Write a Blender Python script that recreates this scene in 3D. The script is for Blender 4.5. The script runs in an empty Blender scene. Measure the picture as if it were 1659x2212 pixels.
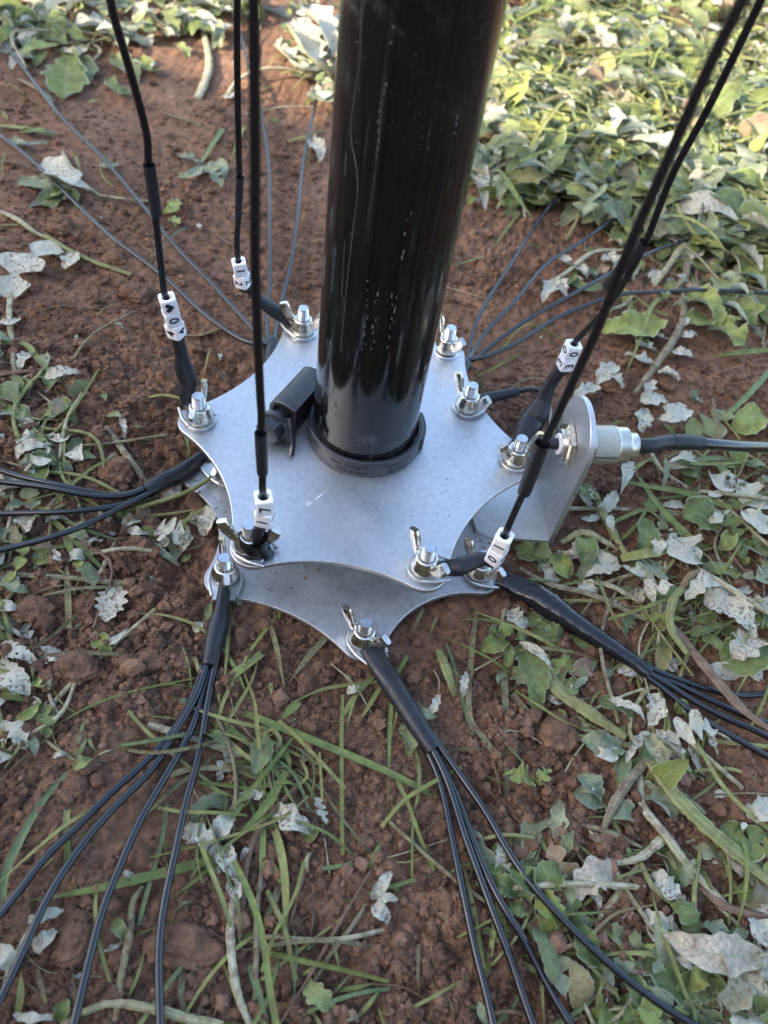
import bpy, math, random
import numpy as np
from mathutils import Vector, Matrix

random.seed(7); RNG = np.random.default_rng(7)
S = 0.001                                   # everything below is laid out in millimetres
SC = bpy.context.scene
COL = SC.collection

# ------------------------------------------------------------------ camera
# world: z up along the mast, origin where the mast meets the upper plate
FPX = 1662.0                                # focal length in pixels of a 1659 x 2212 picture
_dn = np.array([-251, 1311, 1662.0]); _dn /= np.linalg.norm(_dn)
UPc = -_dn
YV = np.array([0, 0, 1.0]) - UPc * UPc[2]; YV /= np.linalg.norm(YV)
XV = np.cross(YV, UPc)
_b = np.array([(785 - 829.5) / FPX * 379, (935 - 1106) / FPX * 379, 379.0])
CAM = -np.array([_b @ XV, _b @ YV, _b @ UPc])
R = np.array([XV, YV, UPc])                 # camera coords (right, down, forward) -> world

cd = bpy.data.cameras.new('camera'); co = bpy.data.objects.new('camera', cd); COL.objects.link(co)
m = Matrix.Identity(4)
for i in range(3):
    m[i][0] = R[i][0]; m[i][1] = -R[i][1]; m[i][2] = -R[i][2]; m[i][3] = CAM[i] * S
co.matrix_world = m
cd.sensor_fit = 'VERTICAL'; cd.sensor_height = 34.6; cd.lens = FPX / 2212 * 34.6
cd.clip_start = 0.01; cd.clip_end = 200
cd.dof.use_dof = True; cd.dof.focus_distance = 0.345; cd.dof.aperture_fstop = 10.5
SC.camera = co

# ------------------------------------------------------------------ world and sun
SUN_EL, SUN_AZ = math.radians(27), math.radians(234)      # azimuth clockwise from +y: behind the camera
w = bpy.data.worlds.new('World'); SC.world = w; w.use_nodes = True
nt = w.node_tree; bg = nt.nodes['Background']
sky = nt.nodes.new('ShaderNodeTexSky'); sky.sky_type = 'NISHITA'; sky.sun_disc = False
sky.sun_elevation = SUN_EL; sky.sun_rotation = SUN_AZ
sky.air_density = 1.0; sky.dust_density = 2.4; sky.ozone_density = 0.7
nt.links.new(sky.outputs[0], bg.inputs[0]); bg.inputs[1].default_value = 0.15
sd = bpy.data.lights.new('sun', 'SUN'); sd.energy = 3.0; sd.angle = math.radians(0.5); sd.color = (1, 0.86, 0.66)
so = bpy.data.objects.new('sun', sd); COL.objects.link(so)
_sdir = Vector((math.sin(SUN_AZ) * math.cos(SUN_EL), math.cos(SUN_AZ) * math.cos(SUN_EL), math.sin(SUN_EL)))
so.rotation_euler = _sdir.to_track_quat('Z', 'Y').to_euler(); so.location = _sdir * 5
vs = SC.view_settings; vs.view_transform = 'Standard'; vs.look = 'None'; vs.gamma = 1; vs.exposure = 2.22

# ------------------------------------------------------------------ geometry helpers
def A(*a): return np.array(a, float)
def nrm(v): return v / (np.linalg.norm(v) + 1e-12)

def ray(x, y):
    return R @ A((x - 829.5) / FPX, (y - 1106) / FPX, 1)
def P(x, y, z=0.0):
    r = ray(x, y); return CAM + r * ((z - CAM[2]) / r[2])
def depth(p): return (np.asarray(p) - CAM) @ R[:, 2]
def rad(px, p): return px / 2 * depth(p) / FPX
def upright(x, y, a):
    """point of the sight line nearest to the vertical through a"""
    r = ray(x, y); d = r[:2]; t = ((A(*a[:2]) - CAM[:2]) @ d) / (d @ d)
    return CAM + r * t

def hsh(ix, iy, k):
    n = (ix.astype(np.int64) * 374761393 + iy.astype(np.int64) * 668265263 + k * 2147483647 + 1013904223) & 0xffffffff
    n = ((n ^ (n >> 13)) * 1274126177) & 0xffffffff
    return ((n ^ (n >> 16)) & 0xffffff) / float(0xffffff)
def vnoise(x, y, s, k=0):
    x = x / s; y = y / s; ix = np.floor(x); iy = np.floor(y); fx = x - ix; fy = y - iy
    fx = fx * fx * (3 - 2 * fx); fy = fy * fy * (3 - 2 * fy)
    a = hsh(ix, iy, k); b = hsh(ix + 1, iy, k); c = hsh(ix, iy + 1, k); d = hsh(ix + 1, iy + 1, k)
    return (a * (1 - fx) + b * fx) * (1 - fy) + (c * (1 - fx) + d * fx) * fy
def bumps(x, y, s, k=0):
    """rounded lumps: one dome of random size per jittered cell"""
    ix0 = np.floor(x / s); iy0 = np.floor(y / s); best = np.zeros_like(x)
    for dx in (-1, 0, 1):
        for dy in (-1, 0, 1):
            ix = ix0 + dx; iy = iy0 + dy
            cx = (ix + hsh(ix, iy, k)) * s; cy = (iy + hsh(ix, iy, k + 1)) * s
            r = s * (0.25 + 0.5 * hsh(ix, iy, k + 2) ** 1.5)
            d2 = ((x - cx) ** 2 + (y - cy) ** 2) / r ** 2
            best = np.maximum(best, np.sqrt(np.clip(1 - d2, 0, 1)) * r)
    return best
def in_view(p, m_=0):
    d = (np.asarray(p) - CAM) @ R
    if d[2] < 20: return False
    x = 829.5 + FPX * d[0] / d[2]; y = 1106 + FPX * d[1] / d[2]; return -m_ < x < 1659 + m_ and -m_ < y < 2212 + m_
def sst(a, b, v):
    t = np.clip((v - a) / (b - a), 0, 1); return t * t * (3 - 2 * t)

GL = -38.5
def hbase(x, y):
    h = GL + 7 * (vnoise(x, y, 95, 1) - .5) + 5 * (vnoise(x, y, 38, 2) - .5) + 2.5 * (vnoise(x, y, 15, 3) - .5)
    h = h + 5 * sst(-95, -150, x) * (1 - sst(0, 120, np.abs(y + 30)))      # soil heaped left of the plates
    r = np.hypot(x - 0, y + 3)
    k = 1 - sst(92, 124, r)
    h = h * (1 - k) + np.minimum(h, -40.2) * k
    far = sst(700, 3000, np.hypot(x, y))
    return h + far * 60 * (vnoise(x, y, 900, 9) - .5)
def hfine(x, y):
    calm = sst(.50, .72, vnoise(x + 400, y, 85, 5)) * .6                       # smooth trodden patches
    calm = np.maximum(calm, .8 * sst(60, 100, y) * sst(.25, .45, vnoise(x, y, 120, 21)))
    k = 1 - calm
    h = hbase(x, y)
    h = h + k * (0.7 * bumps(x, y, 12, 30) + .8 * bumps(x, y, 6, 40) + 1.05 * bumps(x, y, 3.4, 50) + .85 * bumps(x, y, 2.2, 55))
    h = h + (1 - k) * (.35 * bumps(x, y, 5, 60) + .9 * (vnoise(x, y, 7, 61) - .5))
    h = h + .9 * (vnoise(x, y, 2.3, 70) - .5) - 3.2 * k
    return h
def hb(x, y): return float(hbase(A(x), A(y))[0])
def G(px, py, dz=0.0):
    z = GL
    for _ in range(4):
        p = P(px, py, z + dz); z = hb(p[0], p[1])
    return P(px, py, z + dz)

def cat(pts, n):
    """Catmull-Rom through pts, n samples evenly spaced"""
    p = np.asarray(pts, float)
    if len(p) == 2: t = np.linspace(0, 1, n)[:, None]; return p[0] * (1 - t) + p[1] * t
    q = np.vstack([2 * p[0] - p[1], p, 2 * p[-1] - p[-2]]); out = []
    for i in range(1, len(q) - 2):
        a, b, c, d = q[i - 1], q[i], q[i + 1], q[i + 2]
        for t in np.linspace(0, 1, 14, endpoint=False):
            out.append(.5 * (2 * b + (c - a) * t + (2 * a - 5 * b + 4 * c - d) * t * t + (3 * b - a - 3 * c + d) * t ** 3))
    out.append(p[-1]); out = np.array(out)
    L = np.r_[0, np.cumsum(np.linalg.norm(np.diff(out, axis=0), axis=1))]; s = np.linspace(0, L[-1], n)
    return np.stack([np.interp(s, L, out[:, k]) for k in range(out.shape[1])], 1)
def lerp_list(v, n):
    v = np.atleast_1d(np.asarray(v, float))
    return np.full(n, v[0]) if len(v) == 1 else np.interp(np.linspace(0, 1, n), np.linspace(0, 1, len(v)), v)

class MB:
    """collects polygons (mm) and links them as ONE mesh object"""
    def __init__(s): s.v = []; s.uv = []; s.f = []; s.n = 0
    def add(s, v, faces, uv=None):
        v = np.asarray(v, float).reshape(-1, 3)
        s.v.append(v); s.uv.append(np.zeros((len(v), 2)) if uv is None else np.asarray(uv, float))
        for fa in (faces if isinstance(faces, list) else [faces]):
            fa = np.asarray(fa, np.int64)
            if fa.size: s.f.append(fa + s.n)
        s.n += len(v); return s
    def grid(s, v, nu, nv, wrap_u=False, wrap_v=False, uv=None, flip=False):
        """v: nu rows of nv points"""
        i = np.arange(nu if wrap_u else nu - 1); j = np.arange(nv if wrap_v else nv - 1)
        I, J = np.meshgrid(i, j, indexing='ij'); I2 = (I + 1) % nu; J2 = (J + 1) % nv
        q = np.stack([I * nv + J, I * nv + J2, I2 * nv + J2, I2 * nv + J], -1).reshape(-1, 4)
        if flip: q = q[:, ::-1]
        return s.add(v, q, uv)
    def fan(s, ring, flip=False):
        ring = np.asarray(ring); n = len(ring); c = ring.mean(0)
        f = np.stack([np.arange(n), (np.arange(n) + 1) % n, np.full(n, n)], 1)
        if flip: f = f[:, ::-1]
        return s.add(np.vstack([ring, c]), f)
    def loft(s, pts, hw, ht=None, ref=(0, 0, 1), k=16, ex=2.0, caps=True, n=None, noise=0.0, tw=0.0):
        """sweep a (super)ellipse along pts; hw across, ht along ref"""
        pts = np.asarray(pts, float); n = n or len(pts)
        P_ = cat(pts, n) if n != len(pts) else pts
        hw = lerp_list(hw, n); ht = hw if ht is None else lerp_list(ht, n)
        t = np.gradient(P_, axis=0); t /= np.linalg.norm(t, axis=1)[:, None] + 1e-12
        a = np.linspace(0, 2 * np.pi, k, endpoint=False)
        cx = np.sign(np.cos(a)) * np.abs(np.cos(a)) ** (2 / ex); cy = np.sign(np.sin(a)) * np.abs(np.sin(a)) ** (2 / ex)
        rows = []; u = np.asarray(ref, float)
        for i in range(n):
            u = u - t[i] * (u @ t[i])
            if np.linalg.norm(u) < 1e-3: u = np.cross(t[i], A(1, .3, .2))
            u = nrm(u); sd_ = np.cross(t[i], u)
            if tw:
                c_, s_ = math.cos(tw * i), math.sin(tw * i); uu = u * c_ + sd_ * s_; ss = sd_ * c_ - u * s_
            else: uu, ss = u, sd_
            w_, h_ = hw[i], ht[i]
            if noise: 
                nz = 1 + noise * (RNG.random(k) - .5)
            else: nz = 1
            rows.append(P_[i] + np.outer(cx * w_ * nz, ss) + np.outer(cy * h_ * nz, uu))
        V = np.array(rows)
        uv = np.stack(np.meshgrid(np.linspace(0, 1, n), a / 6.2832, indexing='ij'), -1).reshape(-1, 2)
        s.grid(V.reshape(-1, 3), n, k, wrap_v=True, uv=uv, flip=True)
        if caps: s.fan(V[0]); s.fan(V[-1], flip=True)
        return s
    def lathe(s, prof, axis_o=(0, 0, 0), axis=(0, 0, 1), k=32, ph=0.0):
        o = A(*axis_o); z = nrm(A(*axis)); x = nrm(np.cross(z, A(.31, .95, .1) if abs(z[2]) > .9 else A(0, 0, 1))); y = np.cross(z, x)
        a = np.linspace(0, 2 * np.pi, k, endpoint=False) + ph
        V = np.array([o + z * h + r * (np.outer(np.cos(a), x) + np.outer(np.sin(a), y)) for r, h in prof])
        return s.grid(V.reshape(-1, 3), len(prof), k, wrap_v=True)
    def plate(s, out, z0, z1, bev=.25):
        """extrude a plan outline (ccw) from z0 up to z1 with small chamfers"""
        out = np.asarray(out, float); n = len(out)
        d = np.roll(out, -1, 0) - np.roll(out, 1, 0); nn = np.stack([d[:, 1], -d[:, 0]], 1); nn /= np.linalg.norm(nn, axis=1)[:, None]
        inn = out - nn * bev
        rows = [np.c_[inn, np.full(n, z0)], np.c_[out, np.full(n, z0 + bev)], np.c_[out, np.full(n, z1 - bev)], np.c_[inn, np.full(n, z1)]]
        s.grid(np.vstack(rows), 4, n, wrap_v=True)
        s.fan(rows[-1]); s.fan(rows[0], flip=True); return s
    def build(s, name, mat, parent=None, smooth=True, crease=None, loc=None):
        v = np.vstack(s.v) * S; o_ = np.zeros(3)
        if loc is not None: o_ = np.asarray(loc, float) * S; v = v - o_
        me = bpy.data.meshes.new(name)
        loops = np.concatenate([f.reshape(-1) for f in s.f]); tot = np.concatenate([np.full(len(f), f.shape[1]) for f in s.f])
        st = np.r_[0, np.cumsum(tot)[:-1]]
        me.vertices.add(len(v)); me.vertices.foreach_set('co', v.astype(np.float32).ravel())
        me.loops.add(len(loops)); me.loops.foreach_set('vertex_index', loops.astype(np.int32))
        me.polygons.add(len(tot)); me.polygons.foreach_set('loop_start', st.astype(np.int32))
        try: me.polygons.foreach_set('loop_total', tot.astype(np.int32))
        except Exception: pass
        me.update(calc_edges=True)
        uv = np.vstack(s.uv)[loops]; ul = me.uv_layers.new(name='UVMap'); ul.data.foreach_set('uv', uv.astype(np.float32).ravel())
        me.validate()
        me.polygons.foreach_set('use_smooth', np.full(len(me.polygons), bool(smooth)))
        if smooth and crease is not None:
            try: me.set_sharp_from_angle(angle=math.radians(crease))
            except Exception: pass
        me.materials.append(mat)
        o = bpy.data.objects.new(name, me); COL.objects.link(o)
        o.location = o_
        if parent is not None:
            wl = Vector((0, 0, 0)); q = parent
            while q is not None: wl += q.location; q = q.parent
            o.parent = parent; o.location = Vector(o_) - wl
        return o

def tag(o, label=None, cat_=None, group=None, kind=None):
    if label: o['label'] = label
    if cat_: o['category'] = cat_
    if group: o['group'] = group
    if kind: o['kind'] = kind
    return o
def thing(name, label, cat_, at=(0, 0, 0), group=None):
    o = bpy.data.objects.new(name, None); COL.objects.link(o); o.location = Vector(A(*at) * S); o.empty_display_size = .01
    return tag(o, label, cat_, group)

# ------------------------------------------------------------------ materials
class N:
    def __init__(s, name):
        s.m = bpy.data.materials.new(name); s.m.use_nodes = True; s.t = s.m.node_tree; s.b = s.t.nodes['Principled BSDF']
        s.out = s.t.nodes['Material Output']
    def n(s, ty, **kw):
        d = s.t.nodes.new(ty)
        for k, v in kw.items():
            if isinstance(k, str) and k.startswith('i_'):
                kk = k[2:]; d.inputs[int(kk) if kk.isdigit() else kk.replace('_', ' ')].default_value = v
            else: setattr(d, k, v)
        return d
    def l(s, a, b): s.t.links.new(a, b); return b
    def set(s, **kw):
        for k, v in kw.items(): s.b.inputs[k.replace('_', ' ')].default_value = v
        return s
    def coord(s, k='Object'): return s.n('ShaderNodeTexCoord').outputs[k]
    def noise(s, scale, detail=4, rough=.55, src=None, stretch=None):
        src = src or s.coord()
        if stretch:
            mp = s.n('ShaderNodeMapping'); mp.inputs['Scale'].default_value = stretch; s.l(src, mp.inputs[0]); src = mp.outputs[0]
        x = s.n('ShaderNodeTexNoise', i_Scale=scale, i_Detail=detail, i_Roughness=rough); s.l(src, x.inputs['Vector']); return x.outputs['Fac']
    def ramp(s, f, *st):
        r = s.n('ShaderNodeValToRGB'); e = r.color_ramp.elements
        while len(e) < len(st): e.new(.5)
        for i, (p, c) in enumerate(st):
            e[i].position = p; e[i].color = (c, c, c, 1) if isinstance(c, (int, float)) else (*c, 1)
        s.l(f, r.inputs[0]); return r.outputs[0]
    def mix(s, f, a, b, mode='MIX'):
        x = s.n('ShaderNodeMix', data_type='RGBA', blend_type=mode)
        for sock, v in ((x.inputs['Factor'], f), (x.inputs['A'], a), (x.inputs['B'], b)):
            if hasattr(v, 'type') and not isinstance(v, (tuple, float, int)): s.l(v, sock)
            elif isinstance(v, tuple): sock.default_value = (*v, 1)
            else: sock.default_value = v
        return x.outputs['Result']
    def math(s, op, a, b=0.0):
        x = s.n('ShaderNodeMath', operation=op)
        for i, v in enumerate((a, b)):
            if isinstance(v, (int, float)): x.inputs[i].default_value = v
            else: s.l(v, x.inputs[i])
        return x.outputs[0]
    def bump(s, h, d, st=1.0):
        x = s.n('ShaderNodeBump', i_Strength=st, i_Distance=d); s.l(h, x.inputs['Height']); s.l(x.outputs[0], s.b.inputs['Normal']); return s
    def col(s, c): s.l(c, s.b.inputs['Base Color']); return s
    def rough(s, c): s.l(c, s.b.inputs['Roughness']); return s

def m_alu():
    a = N('brushed aluminium'); a.set(Metallic=1.0)
    n1 = a.noise(330, 7, .8); n2 = a.noise(900, 3, .6); n3 = a.noise(35, 3)
    c = a.mix(a.ramp(n1, (.3, 0.), (.72, 1.)), (.52, .53, .54), (.73, .74, .75))
    c = a.mix(a.math('MULTIPLY', a.ramp(n2, (.62, 0.), (.75, 1.)), .35), c, (.85, .86, .88))
    spots = a.ramp(a.noise(420, 2, .4), (.27, 1.), (.31, 0.)); dk = a.noise(28, 2)
    c = a.mix(a.math('MULTIPLY', spots, a.ramp(dk, (.5, 0.), (.62, .6))), c, (.2, .1, .05))
    a.col(c); a.rough(a.ramp(n3, (.3, .42), (.7, .56))); a.bump(a.noise(1500, 4, .7), .00006); return a.m
def m_alu_worn():
    a = N('weathered aluminium'); a.set(Metallic=1.0)
    n1 = a.noise(260, 7, .8)
    c = a.mix(a.ramp(n1, (.3, 0.), (.72, 1.)), (.44, .45, .47), (.70, .71, .73))
    sp = a.math('MULTIPLY', a.ramp(a.noise(330, 2, .4), (.33, 1.), (.38, 0.)), a.ramp(a.noise(22, 3), (.42, 0.), (.6, .9)))
    c = a.mix(sp, c, (.2, .09, .04))
    dust = a.ramp(a.noise(60, 5, .7), (.55, 0.), (.8, .45)); c = a.mix(dust, c, (.24, .17, .13))
    a.col(c); a.rough(a.ramp(a.noise(40, 3), (.3, .45), (.7, .62))); a.bump(a.noise(1400, 4, .7), .00006); return a.m
def m_metal(name, c, r, nz=0.0):
    a = N(name); a.set(Metallic=1.0); a.col(a.mix(a.ramp(a.noise(500, 3), (.35, 0.), (.7, 1.)), c, tuple(x * .75 for x in c)))
    oi = a.n('ShaderNodeObjectInfo').outputs['Random']; a.rough(a.math('ADD', a.ramp(a.noise(300, 3), (.3, r), (.75, r + .14)), a.math('MULTIPLY', oi, .14)));
    if nz: a.bump(a.noise(500, 2), nz)
    return a.m
def m_knurl():
    a = N('knurled nickel ring'); a.set(Metallic=1.0)
    uv = a.coord('UV'); sx = a.n('ShaderNodeSeparateXYZ'); a.l(uv, sx.inputs[0]); U = a.math('MULTIPLY', sx.outputs[0], 24.0); V = a.math('MULTIPLY', sx.outputs[1], 6.2832 * 32)
    s1 = a.math('SINE', a.math('ADD', U, V)); s2 = a.math('SINE', a.math('SUBTRACT', V, U)); g = a.math('MULTIPLY', a.math('ADD', a.math('ABSOLUTE', s1), a.math('ABSOLUTE', s2)), .5)
    a.col(a.mix(a.ramp(g, (.3, 1.), (.75, 0.)), (.80, .77, .68), (.20, .17, .12))); a.rough(a.ramp(g, (.3, .5), (.7, .22))); a.bump(g, .0004, 1.0); return a.m
def m_plain(name, c, r, dirt=0.0, bump=0.0, spec=.5, dc=(.25, .22, .2), bs=900):
    a = N(name); a.set(Specular_IOR_Level=spec)
    n = a.noise(bs * .4, 4)
    cc = a.mix(a.ramp(n, (.35, 0.), (.7, 1.)), c, tuple(min(1, x * 1.35) for x in c))
    if dirt: cc = a.mix(a.math('MULTIPLY', a.ramp(a.noise(380, 5, .7), (.52, 0.), (.78, 1.)), dirt), cc, dc)
    a.col(cc); a.rough(a.ramp(a.noise(200, 3), (.3, r), (.75, min(1, r + .15))))
    if bump: a.bump(a.noise(bs, 4), bump)
    return a.m
def m_pole():
    a = N('glossy black pole'); a.set(Specular_IOR_Level=.55)
    st = a.noise(1.0, 3, .6, stretch=(420, 420, 9)); st2 = a.noise(1.0, 3, .6, stretch=(900, 900, 30))
    lim = a.ramp(a.noise(14, 3), (.42, 0.), (.62, 1.))
    f = a.math('MULTIPLY', a.math('ADD', a.ramp(st, (.60, 0.), (.70, 1.)), a.ramp(st2, (.66, 0.), (.74, .7))), lim)
    spk = a.math('MULTIPLY', a.ramp(a.noise(1300, 1, .3), (.73, 0.), (.77, 1.)), a.ramp(a.noise(30, 2), (.52, 0.), (.6, 1.)))
    smear = a.math('MULTIPLY', a.ramp(a.noise(70, 6, .75), (.52, 0.), (.8, .4)), a.ramp(a.noise(11, 2), (.5, 0.), (.6, 1.)))
    f2 = a.math('MINIMUM', a.math('ADD', a.math('ADD', a.math('MULTIPLY', f, .13), a.math('MULTIPLY', spk, .4)), smear), 1.0)
    a.col(a.mix(f2, (.004, .0045, .005), (.26, .26, .25)))
    a.rough(a.ramp(f, (0, .10), (1, .45))); a.bump(st, .000008, .5); return a.m
def m_soil(name, isl=False):
    a = N(name); a.set(Specular_IOR_Level=.15, Roughness=.95)
    n1 = a.noise(18, 5, .6); n2 = a.noise(140, 6, .7); n3 = a.noise(900, 4, .7)
    c = a.mix(a.ramp(n1, (.3, 0.), (.7, 1.)), (.178, .097, .061), (.315, .185, .118))
    c = a.mix(a.ramp(n2, (.36, .65), (.62, 0.)), c, (.072, .041, .028))
    c = a.mix(a.math('MULTIPLY', a.ramp(n3, (.60, 0.), (.72, 1.)), .45), c, (.36, .22, .145))
    if isl:
        g = a.n('ShaderNodeNewGeometry'); r = g.outputs['Random Per Island']
        c = a.mix(a.ramp(r, (0, .8), (.5, .1), (.8, 0.), (1, .0)), c, (.078, .045, .031))
        c = a.mix(a.ramp(r, (.80, 0.), (.97, .5)), c, (.33, .19, .13))
    a.col(c)
    h = a.math('ADD', a.math('MULTIPLY', n2, .6), a.math('MULTIPLY', n3, .5)); a.bump(h, .0015, 1.0)
    return a.m
def m_leaf(name, top, under=(.50, .56, .50), dirt=.55, vein=.5):
    a = N(name); a.set(Roughness=.62, Specular_IOR_Level=.3)
    g = a.n('ShaderNodeNewGeometry'); r = g.outputs['Random Per Island']; bf = g.outputs['Backfacing']
    oi = a.n('ShaderNodeObjectInfo').outputs['Random']; rr = a.math('FRACT', a.math('ADD', r, oi))
    uv = a.coord('UV'); sx = a.n('ShaderNodeSeparateXYZ'); a.l(uv, sx.inputs[0]); u, v = sx.outputs[0], sx.outputs[1]
    au = a.math('ABSOLUTE', a.math('SUBTRACT', v, .5))
    mid = a.ramp(au, (.0, 1.), (.045, 0.))
    sv = a.math('SINE', a.math('MULTIPLY', a.math('SUBTRACT', u, a.math('MULTIPLY', au, .35)), 62.0)); svr = a.ramp(sv, (.86, 0.), (1., 1.))
    nn = a.noise(120, 5, .65); big = a.noise(45, 3)
    t2 = tuple(min(1, x * 1.7 + .02) for x in top); t0 = tuple(x * .5 for x in top)
    tc = a.mix(a.ramp(nn, (.3, 0.), (.7, 1.)), t0, t2)
    tc = a.mix(a.ramp(rr, (0, .6), (.35, 0.), (.75, 0.), (1, 0.)), tc, (.23, .27, .16))
    tc = a.mix(a.ramp(rr, (.72, 0.), (1, .55)), tc, (.25, .28, .05))
    tc = a.mix(a.math('MULTIPLY', a.math('MAXIMUM', mid, a.math('MULTIPLY', svr, .5)), vein), tc, (.30, .36, .20))
    tc = a.mix(a.ramp(au, (.445, 0.), (.49, .65)), tc, (.46, .49, .36))
    uc = a.mix(a.ramp(nn, (.3, 0.), (.7, 1.)), tuple(x * .8 for x in under), tuple(min(1, x * 1.2) for x in under))
    uc = a.mix(a.math('MULTIPLY', a.math('MAXIMUM', mid, a.math('MULTIPLY', svr, .5)), .4), uc, (.42, .42, .30))
    c = a.mix(bf, tc, uc)
    sp = a.math('MULTIPLY', a.ramp(a.noise(520, 4, .75), (.49, 0.), (.60, 1.)), a.ramp(big, (.36, .1), (.58, 1.)))
    c = a.mix(a.math('MULTIPLY', sp, dirt), c, (.17, .095, .065))
    a.col(c); a.bump(a.math('ADD', a.math('MULTIPLY', nn, .8), a.math('MULTIPLY', svr, -.35)), .0007, .8)
    tr = a.n('ShaderNodeBsdfTranslucent'); a.l(c, tr.inputs[0]); mx = a.n('ShaderNodeMixShader'); mx.inputs[0].default_value = .22
    a.l(a.b.outputs[0], mx.inputs[1]); a.l(tr.outputs[0], mx.inputs[2]); a.l(mx.outputs[0], a.out.inputs[0]); return a.m
def m_stem(name, c0, c1, dirt=.5):
    a = N(name); a.set(Roughness=.6, Specular_IOR_Level=.3)
    uv = a.coord('UV'); sx = a.n('ShaderNodeSeparateXYZ'); a.l(uv, sx.inputs[0])
    stx = a.ramp(a.math('SINE', a.math('MULTIPLY', sx.outputs[1], 44.0)), (.35, 0.), (.75, 1.))
    n = a.noise(150, 5, .7)
    g = a.n('ShaderNodeNewGeometry').outputs['Random Per Island']; oi = a.n('ShaderNodeObjectInfo').outputs['Random']
    rr = a.math('FRACT', a.math('ADD', g, oi))
    c = a.mix(a.ramp(n, (.35, 0.), (.65, 1.)), c0, c1)
    c = a.mix(a.math('MULTIPLY', stx, .3), c, tuple(x * .45 for x in c0))
    c = a.mix(a.ramp(rr, (.55, 0.), (1, .5)), c, (.30, .28, .11))
    c = a.mix(a.math('MULTIPLY', a.ramp(a.noise(260, 5, .75), (.47, 0.), (.6, 1.)), dirt), c, (.15, .085, .058))
    a.col(c); a.bump(a.math('ADD', n, a.math('MULTIPLY', stx, .4)), .0007, .7)
    tr = a.n('ShaderNodeBsdfTranslucent'); a.l(c, tr.inputs[0]); mx = a.n('ShaderNodeMixShader'); mx.inputs[0].default_value = .15
    a.l(a.b.outputs[0], mx.inputs[1]); a.l(tr.outputs[0], mx.inputs[2]); a.l(mx.outputs[0], a.out.inputs[0]); return a.m

M = dict(knurl2=m_knurl(), alu=m_alu(), alu2=m_alu_worn(), chrome=m_metal('nickel plated steel', (.78, .74, .66), .10, .00015),
         zinc=m_metal('zinc plated steel', (.72, .75, .80), .2), lug=m_metal('tinned copper', (.66, .68, .68), .34, .0001),
         knurl=m_metal('knurled nickel', (.74, .71, .62), .27), pole=m_pole(),
         plastic=m_plain('black moulded plastic', (.016, .017, .021), .34, .5, .00008, .8, (.10, .105, .12)),
         shrink=m_plain('black heat shrink', (.014, .0155, .020), .36, .15, .00012, .45, (.09, .09, .1)),
         wire=m_plain('black wire insulation', (.006, .0065, .0095), .17, .06, 0, .75, (.09, .08, .075)),
         tape=m_plain('black electrical tape', (.007, .0075, .0095), .16, .1, .00022, .6, (.08, .08, .08), 300),
         bead=m_plain('white bead plastic', (.80, .79, .86), .22, 0, 0, .5), ink=m_plain('black ink', (.008, .006, .02), .35),
         white=m_plain('white insulator', (.62, .65, .72), .35), print=m_plain('worn moulded lettering', (.004, .004, .005), .45, 0, 0, .3),
         scratch=m_plain('pale scratch', (.20, .20, .17), .6), scratch_m=m_metal('bright scratch', (.9, .9, .88), .3),
         green=m_plain('verdigris', (.06, .16, .13), .7), thread=m_plain('pale thread', (.35, .33, .3), .7),
         soil=m_soil('reddish garden soil'), crumb=m_soil('soil crumbs', True),
         g=m_leaf('green weed leaf', (.115, .160, .045)), d=m_leaf('dark green leaf', (.075, .115, .036), dirt=.4),
         y=m_leaf('yellow green leaf', (.235, .27, .065), (.40, .45, .25), .35), b=m_leaf('dusty blue green leaf', (.215, .25, .155), dirt=.4),
         t=m_leaf('dry tan leaf', (.25, .17, .11), (.36, .28, .2), .5), p=m_leaf('purple flushed leaf', (.15, .085, .11), (.3, .25, .25), .4),
         c=m_leaf('cream dried leaf', (.46, .40, .31), (.50, .43, .34), .9, .8),
        W=m_leaf('white felted leaf', (.42, .41, .30), (.56, .55, .44), .95),
         sg=m_stem('green stem', (.20, .225, .07), (.34, .35, .15)), sp=m_stem('pale stem', (.38, .36, .20), (.60, .56, .40), .6),
         sm=m_stem('muddy stem', (.21, .19, .11), (.36, .33, .21), .85), st=m_stem('dry brown stalk', (.17, .10, .065), (.28, .19, .13), .6),
         gb=m_stem('grass blade', (.15, .205, .055), (.26, .33, .11), .35), gy=m_stem('yellowing grass', (.25, .28, .08), (.38, .40, .16), .35),
         gd=m_stem('blue green grass', (.13, .20, .085), (.23, .31, .14), .4), gm=m_stem('muddy grass', (.17, .18, .09), (.27, .27, .15), .9))
shade_fence_wood = m_plain('weathered board of added shade fence', (.17, .13, .10), .8, .3, .0008, .2, (.1, .09, .08), 60)  # wood of the unseen fence added as a sun blocker
# ------------------------------------------------------------------ ground
def axis_lines(a0, a1, step, lo, hi, gr=1.06):
    core = list(np.arange(a0, a1, step)); s_ = step; v = core[-1]; up = []
    while v < hi: s_ *= gr; v += s_; up.append(v)
    s_ = step; v = core[0]; dn = []
    while v > lo: s_ *= gr; v -= s_; dn.append(v)
    return np.array(dn[::-1] + core + up)
gx = axis_lines(-235, 300, 1.05, -25000, 25000); gy = axis_lines(-262, 235, 1.05, -25000, 25000, 1.05)
GX, GY = np.meshgrid(gx, gy)
GZ = hfine(GX.ravel(), GY.ravel())
mb = MB(); mb.grid(np.c_[GX.ravel(), GY.ravel(), GZ], len(gy), len(gx))
mb.build('ground', M['soil'])['kind'] = 'structure'
bpy.data.objects['ground']['label'] = 'bare reddish brown crumbly garden soil'
del GX, GY, GZ

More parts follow.
